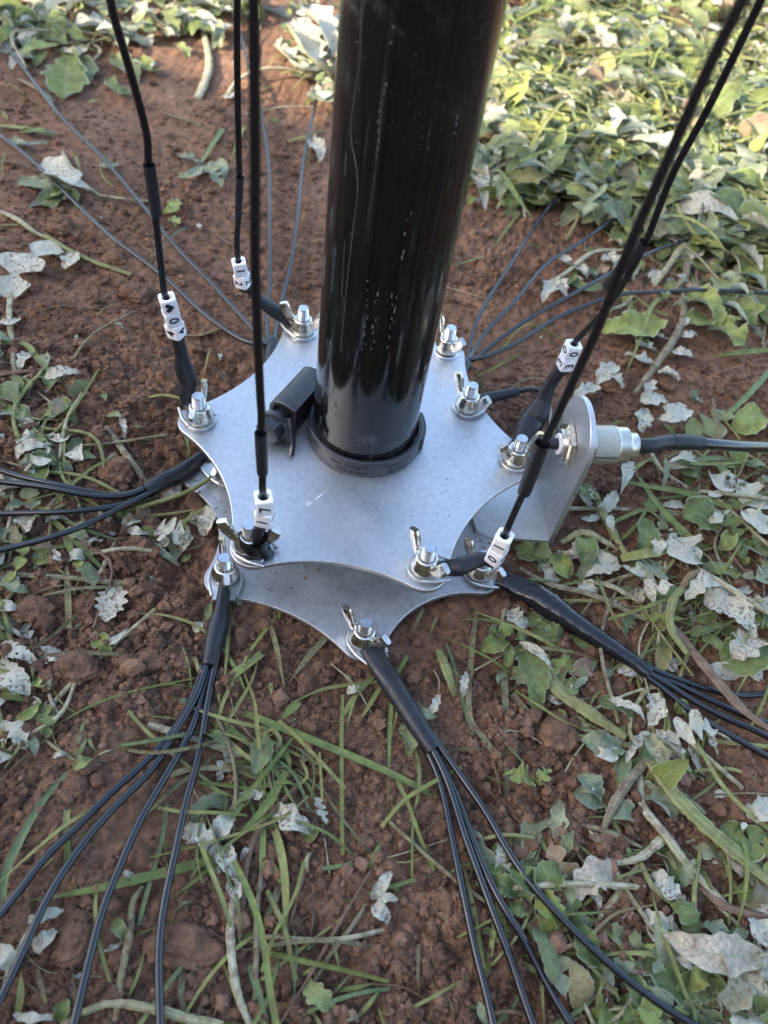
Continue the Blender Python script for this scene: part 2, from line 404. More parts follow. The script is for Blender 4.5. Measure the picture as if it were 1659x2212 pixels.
# icosahedra
def ico(sub):
    import bmesh
    bm = bmesh.new(); bmesh.ops.create_icosphere(bm, subdivisions=sub, radius=1)
    bm.verts.ensure_lookup_table(); v = np.array([x.co[:] for x in bm.verts]); f = np.array([[q.index for q in p.verts] for p in bm.faces]); bm.free(); return v, f
I1, I2, I4 = ico(1), ico(2), ico(5)
def scatter_crumbs(mb_, pts, r, base):
    v, f = base; n = len(pts)
    ang = RNG.random(n) * 6.283; c, s_ = np.cos(ang), np.sin(ang)
    jit = 1 + .62 * (RNG.random((n, len(v))) - .5)
    sc = r[:, None] * (.75 + .5 * RNG.random((n, 3))); sc[:, 2] *= .8
    q = v[None] * jit[..., None] * sc[:, None]
    x = q[..., 0] * c[:, None] - q[..., 1] * s_[:, None]; y = q[..., 0] * s_[:, None] + q[..., 1] * c[:, None]
    q = np.stack([x, y, q[..., 2]], -1) + pts[:, None]
    fa = (f[None] + (np.arange(n) * len(v))[:, None, None]).reshape(-1, 3)
    mb_.add(q.reshape(-1, 3), fa)
def ground_px(n, x0=-60, x1=1720, y0=-60, y1=2270):
    xs = RNG.uniform(x0, x1, n); ys = RNG.uniform(y0, y1, n)
    d = R @ np.stack([(xs - 829.5) / FPX, (ys - 1106) / FPX, np.ones(n)]); t = (GL - CAM[2]) / d[2]
    return (CAM[:, None] + d * t).T
# ------------------------------------------------------------------ the clods one can tell apart
CLODS = [(295, 636, 34, 30), (71, 1318, 42, 30), (187, 1312, 34, 30), (324, 1133, 22, 18), (168, 1440, 44, 36), (330, 1424, 30, 26), (257, 1422, 16, 16),
         (248, 1024, 36, 24), (300, 1192, 40, 26), (157, 2035, 42, 38), (171, 1982, 32, 15), (152, 1958, 15, 13), (193, 1948, 18, 14), (395, 2045, 90, 42),
         (1200, 1590, 46, 40), (1442, 832, 22, 18), (1320, 832, 34, 28), (130, 490, 34, 26), (165, 1700, 28, 22), (210, 1685, 14, 12), (100, 1470, 26, 20),
         (1400, 265, 20, 16), (1260, 1150, 26, 18), (255, 2165, 20, 16), (360, 1465, 14, 12), (290, 1460, 18, 13), (520, 1440, 20, 14), (250, 560, 26, 18), (80, 905, 18, 14)]
def lump(cx, cy, cz, rx, ry, rz, seed, base=I4, amp=.3):
    v = base[0].copy(); r_ = np.random.default_rng(seed)
    def n3(q, s_, k): x_, y_, z_ = (q * 10 + 50).T; return (vnoise(x_, y_, s_, k) + vnoise(y_ + 7, z_, s_, k + 3) + vnoise(z_ + 3, x_, s_, k + 5) - 1.5) * .62
    d = 1 + amp * (1.6 * n3(v, 9, seed) + .9 * n3(v, 4, seed + 1)) + .22 * n3(v, 1.6, seed + 2) + .14 * n3(v, .7, seed + 3)
    v = v * d[:, None]; a_ = r_.uniform(0, 6.28); c, s_ = math.cos(a_), math.sin(a_)
    v = v * A(rx, ry, rz)
    return np.c_[v[:, 0] + cx, v[:, 1] + cy, v[:, 2] + cz], base[1]

# ------------------------------------------------------------------ label helper for the many cut weeds
MARKS = {'the black mast': (860, 500), 'the beads reading 40': (370, 680), 'the beads reading 12': (520, 585), 'the beads reading 30': (1230, 770),
         'the knurled plug': (1340, 955), 'the left cable fan': (200, 1080), 'the front left sleeve': (470, 1370), 'the front middle sleeve': (870, 1510),
         'the taped right sleeve': (1220, 1340), 'the right edge wires': (1560, 1560), 'the long left wires': (150, 270), 'the back right wires': (1250, 560),
         'the bracket foot': (1180, 1165), 'the near left wires': (230, 1850), 'the near middle wires': (1000, 1900), 'the top right corner': (1600, 60),
         'the lower right corner': (1590, 2130), 'the lower left corner': (70, 2150), 'the top left corner': (90, 50), 'the bottom grass tangle': (590, 1690),
         'the leaning bead wires': (1450, 330), 'the coaxial cable': (1600, 970), 'the thin back wires': (600, 250)}
PENDING = {}
def place_words(x, y):
    k = min(MARKS, key=lambda n_: (MARKS[n_][0] - x) ** 2 + (MARKS[n_][1] - y) ** 2); mx, my = MARKS[k]; dx, dy = x - mx, y - my
    d = ('right of' if dx > 0 else 'left of') if abs(dx) > abs(dy) else ('in front of' if dy > 0 else 'behind')
    return d + ' ' + k, math.hypot(dx, dy)
ORD = ['nearest'] + [w_ + ' nearest' for w_ in 'second third fourth fifth sixth seventh eighth ninth tenth eleventh twelfth thirteenth fourteenth fifteenth sixteenth seventeenth eighteenth nineteenth twentieth'.split()]
def pend(o, desc, cat_, group, x, y):
    x = min(max(x, 5), 1654); y = min(max(y, 5), 2207)
    wd, dist = place_words(x, y); tag(o, None, cat_, group); PENDING.setdefault((desc, wd), []).append((dist, o))
def settle_labels():
    for (desc, wd), lst in PENDING.items():
        lst.sort(key=lambda t: t[0])
        for i, (_, o) in enumerate(lst):
            o['label'] = f'{desc} {wd}' + ('' if len(lst) == 1 else f', {ORD[min(i, 19)]}')

for i, (x, y, a_, b_) in enumerate(CLODS):
    p = G(x, y, 1); rx = rad(2 * a_, p) * .9; ry = rad(2 * b_, p) * 1.1; rz = min(rx, ry) * .75
    v, f = lump(p[0], p[1], p[2] + rz * .15, rx, ry, rz, 100 + 7 * i)
    o = MB().add(v, f).build('soil_clod', M['soil'], loc=p)
    pend(o, 'large lumpy brown soil clod' if a_ > 25 else 'small lumpy brown soil clod', 'clod', 'clods on the bare soil', x, y)

# ------------------------------------------------------------------ plates
def arc_star(tips, rt, dl, n1=12, n2=34):
    """plan outline: a rounded tip at every bolt, joined by concave circular arcs tangent to the tips"""
    T = [A(*t[:2]) for t in tips]; n = len(T); out = []; cen = sum(T) / n
    def link(a, b, d):
        m = (a + b) / 2; h = np.linalg.norm(b - a) / 2; nn = nrm(A((b - a)[1], -(b - a)[0])); nn = nn if nn @ (m - cen) > 0 else -nn
        rho = (h * h + d * d - rt * rt) / (2 * (rt - d)); return m + nn * (rho + d), rho
    L = [link(T[i], T[(i + 1) % n], dl[i]) for i in range(n)]
    for i in range(n):
        q0, _ = L[i - 1]; q1, rho = L[i]; t = T[i]; nx = T[(i + 1) % n]
        a0 = math.atan2(*(q0 - t)[::-1]); a1 = math.atan2(*(q1 - t)[::-1]); 
        while a1 < a0: a1 += 2 * math.pi
        out += [t + rt * A(math.cos(a), math.sin(a)) for a in np.linspace(a0, a1, n1)]
        b0 = math.atan2(*(t - q1)[::-1]); b1 = math.atan2(*(nx - q1)[::-1])
        while b1 > b0: b1 -= 2 * math.pi
        out += [q1 + rho * A(math.cos(b), math.sin(b)) for b in np.linspace(b0, b1, n2)[1:-1]]
    return np.array(out)
def pol(r, a, cy=-3.0): return (r * math.cos(math.radians(a)), r * math.sin(math.radians(a)) + cy)
OUT1 = arc_star([pol(78.8, -172.6), pol(83.5, -114.4), pol(81.2, -61.4), pol(77.5, 2.3), pol(82.5, 65.2), pol(81.7, 123.4)], 10.2, [.8, 2.2, .5, .5, 1.0, .8])
OUT2 = arc_star([pol(79.5, -169), pol(88.0, -123.6), pol(93.5, -78.6), pol(81.8, -33.3), pol(83, 11), pol(83, 56), pol(83, 101), pol(83, 146)], 10.2, [-2., 3.2, -1.2, 0, 0, 0, 0, 0])
ZL = -33.0
pl1 = thing('star_plate', 'upper six pointed aluminium star plate around the foot of the mast', 'plate', (0, 0, 0), 'stacked aluminium star plates')
MB().plate(OUT1, -2.6, 0.0, .3).build('plate_body', M['alu'], pl1, crease=30)
pl2 = thing('star_plate', 'lower eight pointed aluminium star plate resting on the soil', 'plate', (0, 0, ZL), 'stacked aluminium star plates')
MB().plate(OUT2, ZL - 2.6, ZL, .3).build('plate_body', M['alu2'], pl2, crease=30)
# scratches in the upper plate
def sliver(mb_, pts, w_, z):
    p = cat([np.append(P(x, y, z)[:2], z) for x, y in pts], 10); t = nrm(p[-1] - p[0]); s_ = np.cross(t, A(0, 0, 1))
    ww = w_ * np.sin(np.linspace(.12, 3.02, 10))[:, None]
    v = np.stack([p - s_ * ww, p + s_ * ww], 1).reshape(-1, 3); mb_.grid(v, 10, 2, flip=True)
mb = MB()
for pts, w_ in (([(661, 1090), (682, 1078), (701, 1062)], .36), ([(663, 1092), (676, 1083), (684, 1078)], .42), ([(640, 1090), (662, 1085), (700, 1080)], .09), ([(632, 1096), (655, 1093)], .08), ([(678, 1080), (700, 1084)], .08),
                ([(712, 1040), (716, 1034)], .07), ([(640, 1052), (655, 1050)], .08), ([(740, 1180), (746, 1172)], .07), ([(590, 800), (592, 830)], .08), ([(470, 900), (476, 925)], .07), ([(850, 1100), (856, 1092)], .07)): sliver(mb, pts, w_, .03)
mb.build('scratch', M['white'], pl1)

def specks(n, z, rin, rout, par, lo=.15, hi=.55):
    a = RNG.uniform(0, 6.283, n); r_ = RNG.uniform(rin, rout, n); q = np.c_[r_ * np.cos(a), r_ * np.sin(a) - 3, np.full(n, z + .1)]
    cl_ = RNG.random(n) < .5; q[cl_, :2] += RNG.normal(0, 3, (cl_.sum(), 2)); mb_ = MB(); scatter_crumbs(mb_, q, lo + (hi - lo) * RNG.random(n) ** 2.5, I1); mb_.build('soil_specks', M['crumb'], par, smooth=False)
specks(60, 0, 30, 72, pl1, .12, .4); specks(60, ZL, 66, 82, pl2, .2, .9)
# ------------------------------------------------------------------ bracket with upright tab
a_, b_ = P(1155, 1040, ZL + 2), P(1185, 1168, ZL + 2); a_[2] = b_[2] = 0
ud = nrm(b_ - a_); a_ = a_ - ud * .3; L_ = 40.0; nd = A(-ud[1], ud[0], 0)                       # nd: outward, away from the mast
if nd[0] < 0: nd = -nd
br = thing('angle_bracket', 'bent aluminium bracket with a round topped tab standing right of the mast', 'bracket', (*(a_[:2]), ZL))
def tabpt(u, z, o=0.0): return A(*(a_ + ud * u + nd * o)[:2], z)
mb = MB()
out = [(0, ZL + .2), (0, 8.)] + [(20 - 20 * math.cos(t), 23.5 + 20.2 * math.sin(t)) for t in np.linspace(-.35, math.pi + .2, 40)][1:] + [(40, 8.), (40, ZL + .2)]
out = [(u, z) for u, z in out if 0 <= u <= 40]
out = [(0, ZL + .2)] + [(20 - 20 * math.cos(t), 23.5 + 20.2 * math.sin(t)) for t in np.linspace(0, math.pi, 41)] + [(40, ZL + .2)]
T_ = 2.6; n_ = len(out); cu = (20, 5.)
def ring(o, inset=0.0):
    rr = []
    for u, z in out:
        v = A(20 - u, 10 - z); v = v / np.linalg.norm(v) * inset; rr.append(tabpt(u + v[0], z + v[1], o))
    return np.array(rr)
rows = [ring(0, .3), ring(.3), ring(T_ - .3), ring(T_, .3)]
mb.grid(np.vstack(rows), 4, n_, wrap_v=True); mb.fan(rows[0], flip=False); mb.fan(rows[-1], flip=True)
foot = [(-34, 2), (-34, 38), (-10, 40), (T_, 40), (T_, 0), (-10, 0)]
fo = np.array([(a_ + ud * u + nd * o)[:2] for o, u in [(-40, 9), (-34, 3), (-22, 0), (T_ - .01, .02), (T_ - .01, 39.98), (-30, 38.5), (-37, 34)]])
if np.sum(fo[:, 0] * np.roll(fo[:, 1], -1) - np.roll(fo[:, 0], -1) * fo[:, 1]) < 0: fo = fo[::-1]
mb.plate(fo, ZL + .15, ZL + 2.4, .15)
mb.build('bracket_plate', M['alu'], br, crease=25)

# coaxial socket through the tab, plug and cable
HC = tabpt(18.5, 18.0); ax = nrm(nd + A(0, 0, .03))
sock = thing('coaxial_socket', 'panel socket with hexagon nut and white insulator in the bracket tab', 'connector', HC)
MB().lathe([(7.6, -.1), (10.6, -.1), (10.9, -.6), (10.9, -2.6), (9.6, -3.4), (8.0, -3.4), (7.6, -3.0)], HC, ax, 6, .3).build('hex_nut', M['chrome'], sock, smooth=False)
MB().lathe([(7.5, -.2), (7.5, -4.8), (7.2, -5.2), (5.2, -5.2), (5.2, -4.6)], HC, ax, 40).build('threaded_collar', M['chrome'], sock, crease=30)
MB().lathe([(5.2, -3.), (5.2, -5.6), (4.8, -6.0), (1.0, -6.0), (.01, -6.0)], HC, ax, 32).build('insulator', M['white'], sock, crease=35)
MB().lathe([(8.6, T_ - .1), (8.6, T_ + 1.2), (7.9, T_ + 1.4)] + [(7.9 - .35 * (i % 2), T_ + 1.6 + .5 * i) for i in range(10)] + [(7.5, T_ + 8)], HC, ax, 40).build('socket_barrel', M['knurl'], sock, crease=40)
cx = thing('coaxial_cable', 'thick black coaxial cable with knurled silver plug screwed to the bracket', 'cable', HC + ax * 8)
mb = MB(); nk, rows_ = 44, 6; V = []
H0 = T_ + 6.2
for i in range(rows_ * 2 + 1):
    h = H0 + 1.6 + i * (11.0 / (rows_ * 2)); a = np.arange(nk) / nk * 6.2832
    rr = 9.25 + .3 * (((np.arange(nk) + i) % 2) * 2 - 1) * .5 + (0 if 0 < i < rows_ * 2 else -.1)
    V.append((h, rr))
z_ = nrm(ax); x_ = nrm(np.cross(z_, A(0, 0, 1))); y_ = np.cross(z_, x_)
rowsV = [HC + z_ * h + np.outer(np.cos(a) * rr, x_) + np.outer(np.sin(a) * rr, y_) for h, rr in V]
kn = MB(); kn.grid(np.vstack(rowsV), len(rowsV), nk, wrap_v=True, uv=np.stack(np.meshgrid(np.linspace(0, 1, len(rowsV)), np.arange(nk) / nk, indexing='ij'), -1).reshape(-1, 2)); kn.build('knurled_ring', M['knurl2'], cx, crease=60)
mb.lathe([(7.7, H0), (8.6, H0), (9.1, H0 + .4), (9.15, H0 + 1.6)], HC, ax, 40)
mb.lathe([(9.15, H0 + 12.6), (9.1, H0 + 13.4), (8.7, H0 + 13.7)], HC, ax, 40)
mb.build('ring_collar', M['knurl'], cx, crease=60)
MB().lathe([(8.75, H0 + 12.4), (8.75, H0 + 18.4), (8.3, H0 + 19.0), (6.4, H0 + 19.1), (6.2, H0 + 19.4), (6.1, H0 + 23.5), (5.6, H0 + 24.0), (3.4, H0 + 24.)], HC, ax, 44).build('plug_body', M['knurl'], cx, crease=35)
c0 = HC + ax * (H0 + 23)
cpath = [c0, c0 + ax * 8, P(1440, 955, HC[2] + .2), P(1500, 956, HC[2] - 1.5), P(1545, 960, HC[2] - 4), P(1600, 964, HC[2] - 9), P(1662, 966, HC[2] - 17), P(1760, 975, HC[2] - 32), P(1900, 1000, GL + 6), G(2100, 1120, 3.5), G(2500, 1500, 3.5)]
MB().loft(cpath, 3.0, n=90, k=20).build('cable_jacket', M['wire'], cx)
_cp = cat(cpath[:8], 200)
def _sec(x0, x1, r0, r1):
    q = np.array([p for p in _cp if x0 <= p[0] <= x1]); MB().loft(q, [r0, r0, r1], k=24).build('strain_sleeve', M['shrink'], cx, crease=40)
_sec(c0[0] - .2, P(1470, 955, HC[2])[0], 3.75, 3.6); _sec(P(1450, 955, HC[2])[0], P(1522, 957, HC[2])[0], 3.9, 3.6)

# ------------------------------------------------------------------ mast
mast = thing('mast_pole', 'thick glossy black scratched mast pole standing in the plates', 'pole', (0, 0, 0))
PC = A(0, -1.0)
MB().lathe([(0.01, -90), (25, -90), (25, 0), (25, 200), (25, 700), (25, 1500), (24.5, 1502), (.01, 1502)], (PC[0], PC[1], 0), (0, 0, 1), 128).build('tube', M['pole'], mast, crease=40)
def oncyl(x, y, r=25.02):
    d = ray(x, y); o = CAM[:2] - PC; a = d[:2] @ d[:2]; b = 2 * o @ d[:2]; c = o @ o - r * r
    t = (-b - math.sqrt(max(0, b * b - 4 * a * c))) / (2 * a); return CAM + d * t
mb = MB()
mb.loft(cat([oncyl(*q) for q in [(783, 5), (780, 60), (778, 130), (767, 200), (758, 290), (770, 360), (772, 420), (760, 520), (747, 640), (736, 760)]], 70), .22, .05, k=6)
for q, w_ in (([(748, 330), (746, 380)], .3), ([(745, 520), (738, 640)], .25), ([(708, 850), (722, 870), (728, 884)], .45), ([(722, 820), (719, 850)], .3), ([(742, 640), (738, 680)], .25), ([(1000, 520), (985, 600)], .25), ([(727, 860), (725, 900)], .2)):
    mb.loft(cat([oncyl(*p) for p in q], 12), w_ * .8, .05, k=6)
for i, (x, y) in enumerate([(851, 60), (847, 95), (838, 150), (834, 168), (831, 190), (829, 206), (824, 228), (822, 244), (820, 270), (819, 286), (816, 312), (813, 330), (811, 345), (985, 258), (984, 272), (983, 288)] + [(884 - i * 2.6, 460 + i * 17) for i in range(18)] + [(795 - i * 1.2, 610 + i * 19) for i in range(9)] + [(812 - i * 1.2, 640 + i * 17) for i in range(8)] + [(848 - i * 1.2, 640 + i * 23) for i in range(5)]):
    if random.random() < .25: continue
    p = oncyl(x + random.uniform(-3.5, 3.5), y + random.uniform(-5, 5)); mb.loft([p, p + A(0, 0, random.uniform(.6, 1.9))], random.uniform(.08, .2), .05, ref=nrm(A(*(p[:2] - PC), 0)), k=8)
mb.build('paint_scratches', M['scratch'], mast)

# ------------------------------------------------------------------ clamp round the mast foot
cl = thing('pole_clamp', 'black plastic ring clamp with screw housing around the mast foot', 'clamp', (0, 0, 0))
CC = (.6, -.9)
MB().lathe([(25.4, .3), (27.8, .3), (28.1, .9), (28.1, 8.6), (27.8, 9.4), (27.2, 9.7), (26.7, 9.4), (25.9, 9.4), (25.4, 8.8), (25.3, .3)], (*CC, 0), (0, 0, 1), 120).build('clamp_ring', M['plastic'], cl, crease=35)
mb = MB()
for i in range(9):
    t = math.radians(-8 + i * 4.2); c = A(CC[0] + 28.4 * math.cos(t), CC[1] + 28.4 * math.sin(t), 0)
    mb.loft([c + A(0, 0, 1.5), c + A(0, 0, 9.0)], 1.15, 1.0, ref=(math.cos(t), math.sin(t), 0), k=10, ex=4)
mb.build('ratchet_teeth', M['plastic'], cl, crease=35)
Ac, Bc, Dc = P(638, 893, 16), P(580, 873, 14.5), P(676, 855, 17)
e1 = Dc - Ac; e1[2] = 0; Lh = 30.0; e1 = nrm(P(645, 800, 17) - P(577, 872, 17)); e1[2] = 0; e1 = nrm(e1); e2 = nrm(A(-e1[1], e1[0], 0)); wv = (P(573, 874, 16) - Ac) @ e2
sec = [(0, 3), (0, 16.5), (.4, 17.2), (wv * .35, 18.3), (wv * .6, 18.4), (wv * .85, 17.), (wv * .97, 14.), (wv, 10.), (wv, 3)]
def secring(o, sc_=0.0):
    rr = [];  c = A(wv / 2, 9)
    for w_, z in sec:
        v = A(w_, z); v = v - (v - c) / np.linalg.norm(v - c) * sc_
        rr.append(A(*(Ac + e2 * v[0] + e1 * o)[:2], max(v[1], .6)))
    return np.array(rr)
secs = cat([A(*q, 0) for q in sec], 40); sec = [(q[0], q[1]) for q in secs]
mb = MB(); rr = [secring(3.0, 3.0), secring(.35, 2.6), secring(0, 2.3), secring(0, .3), secring(.4, 0), secring(Lh - .4, 0), secring(Lh, .5)]
mb.grid(np.vstack(rr), len(rr), len(sec)); mb.fan(rr[-1], flip=True); mb.fan(rr[0], flip=True)
mb.build('screw_housing', M['plastic'], cl, crease=28)
kc = Ac + e2 * wv * .55; kc[2] = 8.0
mb = MB(); mb.lathe([(.01, -12.5), (4.6, -12.5), (6.2, -11.8), (6.4, -6.5), (6.6, -6.0)], kc, e1, 6, .2); mb.lathe([(6.4, -6.4), (7.2, -6.0), (7.4, -5.0), (7.4, -3.4), (6.6, -2.9), (5.0, -2.8), (5.0, 6)], kc, e1, 40)
mb.build('clamp_screw', M['plastic'], cl, crease=30)
mb = MB(); s0 = P(628, 903, 14.5)
tp = cat([s0, P(631, 930, 10), P(633, 960, 4.5), P(629, 984, 1.2)], 24); hw_ = lerp_list([1.6, 1.7, 1.6], 24) 
mb.loft(tp, hw_, .8, ref=(-.8, .5, .2), k=12, ex=4); 
for i in range(2, 20, 2):
    c = tp[i]; mb.loft([c + A(-1.4, -.2, .3), c + A(-3.1, -.5, .5)], .75, .8, k=8, ex=4)
mb.build('strap_tail', M['plastic'], cl, crease=35)

# ------------------------------------------------------------------ lettering
def text_verts(txt, size):
    cu_ = bpy.data.curves.new('t', 'FONT'); cu_.body = txt; cu_.size = size; cu_.extrude = .12; cu_.align_x = 'CENTER'; cu_.align_y = 'CENTER'; cu_.offset = .02 * size; cu_.resolution_u = 4
    o = bpy.data.objects.new('t', cu_); COL.objects.link(o); dg = bpy.context.evaluated_depsgraph_get(); me = bpy.data.meshes.new_from_object(o.evaluated_get(dg))
    v = np.array([q.co[:] for q in me.vertices]); f = [tuple(p.vertices) for p in me.polygons]
    COL.objects.unlink(o); bpy.data.objects.remove(o); bpy.data.curves.remove(cu_); bpy.data.meshes.remove(me)
    t3 = [x for x in f if len(x) == 3]; t4 = [x for x in f if len(x) == 4]; ot = [x for x in f if len(x) > 4]
    for x in ot: t3 += [(x[0], x[i], x[i + 1]) for i in range(1, len(x) - 1)]
    return v, [np.array(t3, int).reshape(-1, 3), np.array(t4, int).reshape(-1, 4)]
mb = MB()
for txt, size, ang, z in (('easy clamp\u2122', 3.4, -97, 6.3), ('\u00d825-50mm', 3.4, -94, 2.7), ('PWD-13-5', 2.9, -47, 6.3), ('\u00d81-2"', 3.2, -50, 2.7)):
    v, f = text_verts(txt, size); r = 28.1
    t = math.radians(ang) + v[:, 0] / r; rr = r - .05 + v[:, 2] * .8
    mb.add(np.c_[CC[0] + rr * np.cos(t), CC[1] + rr * np.sin(t), z + v[:, 1]], f)
mb.build('moulded_lettering', M['print'], cl, smooth=False)
# ------------------------------------------------------------------ wing bolts
def bolt_parts(root, c, zt, wing_dir, deep=12):
    """c: plan position, zt: height of the plate top"""
    x, y = c[0], c[1]; o = (x, y, zt)
    pr = [(.01, -deep), (2.9, -deep)]
    z = -deep + .4
    while z < 16.2: pr += [(3.0, z), (2.62, z + .5)]; z += 1.0
    pr += [(2.9, 16.4), (2.55, 17.0), (.01, 17.0)]
    MB().lathe(pr, o, k=28).build('threaded_bolt', M['zinc'], root, crease=45, loc=None)
    MB().lathe([(3.2, 1.6), (3.2, .05), (6.6, .05), (6.8, .3), (6.8, 1.0), (6.5, 1.25), (3.2, 1.25)], o, k=44).build('washer', M['zinc'], root, crease=30)
    MB().lathe([(3.3, 3.0), (3.3, 1.9), (5.2, 1.9), (5.4, 2.2), (5.4, 3.2), (5.1, 3.4), (3.3, 3.4)], o, k=40).build('spring_washer', M['chrome'], root, crease=30)
    d = nrm(A(wing_dir[0], wing_dir[1], 0)); s_ = A(-d[1], d[0], 0); mb_ = MB(); k0 = 3.4
    mb_.lathe([(3.0, k0 + 6.6), (3.6, k0 + 6.9), (4.5, k0 + 6.7), (4.9, k0 + 6.1), (5.3, k0 + 4.2), (6.2, k0 + 2.2), (6.5, k0 + 1.0), (6.4, k0 + .2), (6.0, k0), (3.0, k0)][::-1], o, k=44)
    for sg in (1, -1):
        q = [A(x, y, zt) + d * sg * r_ + A(0, 0, h) for r_, h in ((3.3, k0 + 3.0), (6.2, k0 + 3.9), (8.3, k0 + 6.2), (10.0, k0 + 9.6), (11.3, k0 + 12.6), (11.5, k0 + 13.0))]
        mb_.loft(q, [2.6, 1.75, 1.45, 1.5, 1.6, 1.62, 1.3], [2.8, 2.5, 2.35, 2.7, 2.9, 2.9, 2.4], ref=tuple(-d * sg * .8 + A(0, 0, .6)), k=22, ex=3.2, n=22)
    mb_.build('wing_nut', M['chrome'], root, crease=50)
    MB().lathe([(3.0, -6), (5.5, -6), (5.7, -5.6), (5.7, -3.2), (5.5, -2.8), (3.0, -2.8)], o, k=6).build('hex_nut', M['zinc'], root, smooth=False)
ZT = 17.0
BOLTS = {   # name: (bolt top px, plate z, wing tip px pair, label)
 'left': ((427.4, 854.7), 0, ((413.5, 893.7), (442.6, 814.3)), 'wing nut bolt on the leftmost tip of the upper plate'),
 'bl': ((655.9, 665), 0, ((608, 659), (694, 686)), 'wing nut bolt behind the mast foot on its left side'),
 'br': ((975.7, 707.4), 0, ((951.8, 678.9), (1005.4, 740.4)), 'farthest back wing nut bolt just right of the mast'),
 'r': ((1022.5, 831.6), 0, ((991.6, 799.9), (1061, 861.4)), 'wing nut bolt clamping the thin jumper wire right of the mast'),
 'r2': ((1129.2, 946.7), 0, ((1082.8, 960.6), (1172, 932.8)), 'wing nut bolt next to the upright bracket tab'),
 'fr': ((929.2, 1182.8), 0, ((894.2, 1139.2), (969.7, 1232.4)), 'wing nut bolt with green stained washer, front right tip of upper plate'),
 'fl': ((537.8, 1133.6), 0, ((480.9, 1121.7), (605, 1144)), 'wing nut bolt half hidden by black tape under beads reading 17'),
 'lfl': ((484, 1204.5), ZL, ((481.3, 1158.8), (493.2, 1248)), 'wing nut bolt on the front left tip of the lower plate'),
 'lf': ((791.5, 1345), ZL, ((751, 1313.6), (832.4, 1379)), 'wing nut bolt on the front tip of the lower plate'),
 'lr': ((1049, 1198), ZL, ((1015.4, 1166.8), (1082.8, 1232.3)), 'wing nut bolt of the lower plate behind the beads reading 10')}
BP = {}
for k, (top, z0, wt, lab) in BOLTS.items():
    c = P(*top, z0 + ZT); c[2] = z0; BP[k] = c
    a = P(*wt[0], z0 + 15.5); b = P(*wt[1], z0 + 15.5); 
    r_ = thing('wing_bolt', lab, 'wing nut', c, 'wing nut bolts holding the wire lugs')
    bolt_parts(r_, c, z0 + .02, b - a)
    if k == 'fr':
        p = P(913, 1251, .3); MB().loft([p + A(-1.6, .4, .9), p + A(1.8, -.2, .9)], 1.3, .35, k=12, n=5).build('corrosion_spot', M['green'], r_)
for ang in (-169, 56, 101, 146):      # the tips under the upper plate carry bolts too
    t = math.radians(ang); c = A(70 * math.cos(t) if ang != -169 else -65.5, 70 * math.sin(t) - 3 if ang != -169 else -17, ZL)
    if ang == -169: BP['ll'] = c
    if ang == 56: BP['lbr'] = c
    if ang == 146: BP['lbl'] = c
    r_ = thing('wing_bolt', {-169: 'wing nut bolt under the upper plate left edge by left cable fan', 56: 'wing nut bolt under the upper plate back right', 101: 'wing nut bolt under the upper plate behind the mast', 146: 'wing nut bolt under the upper plate back left'}[ang], 'wing nut', c, 'wing nut bolts holding the wire lugs')
    bolt_parts(r_, c, ZL + .02, (math.cos(t + 1.2), math.sin(t + 1.2)))

def lug(root, c, d, z, L=14, up=None, w_=5.4):
    """ring terminal: ring + tongue along d; up: list of further points the tongue bends through"""
    d = nrm(A(d[0], d[1], 0)); s_ = A(-d[1], d[0], 0)
    out = []
    for t in np.linspace(math.pi * .5, math.pi * 1.5, 15): out.append(c + (d * math.cos(t) + s_ * math.sin(t)) * 7.6)
    out += [c - s_ * 7.4 + d * 4, c - s_ * w_ + d * 10, c - s_ * w_ * .9 + d * L, c + s_ * w_ * .9 + d * L, c + s_ * w_ + d * 10, c + s_ * 7.4 + d * 4]
    mb_ = MB(); mb_.plate(np.array(out)[:, :2], z, z + .9, .2)
    # rolled rims either side
    for sg in (1, -1):
        mb_.loft([c + s_ * sg * 7.1 + d * -2 + A(0, 0, z - c[2] + .8), c + s_ * sg * 7.2 + d * 4 + A(0, 0, z - c[2] + 1.1), c + s_ * sg * w_ + d * 11 + A(0, 0, z - c[2] + 1.0)], [.75, .8, .7], k=10, n=12)
    if up is not None:
        mb_.loft(up, [w_ * .9, w_ * .8, w_ * .6], .6, ref=tuple(A(0, 0, 1)), k=14, ex=5, n=20)
    return mb_.build('terminal_lug', M['lug'], root, crease=35)

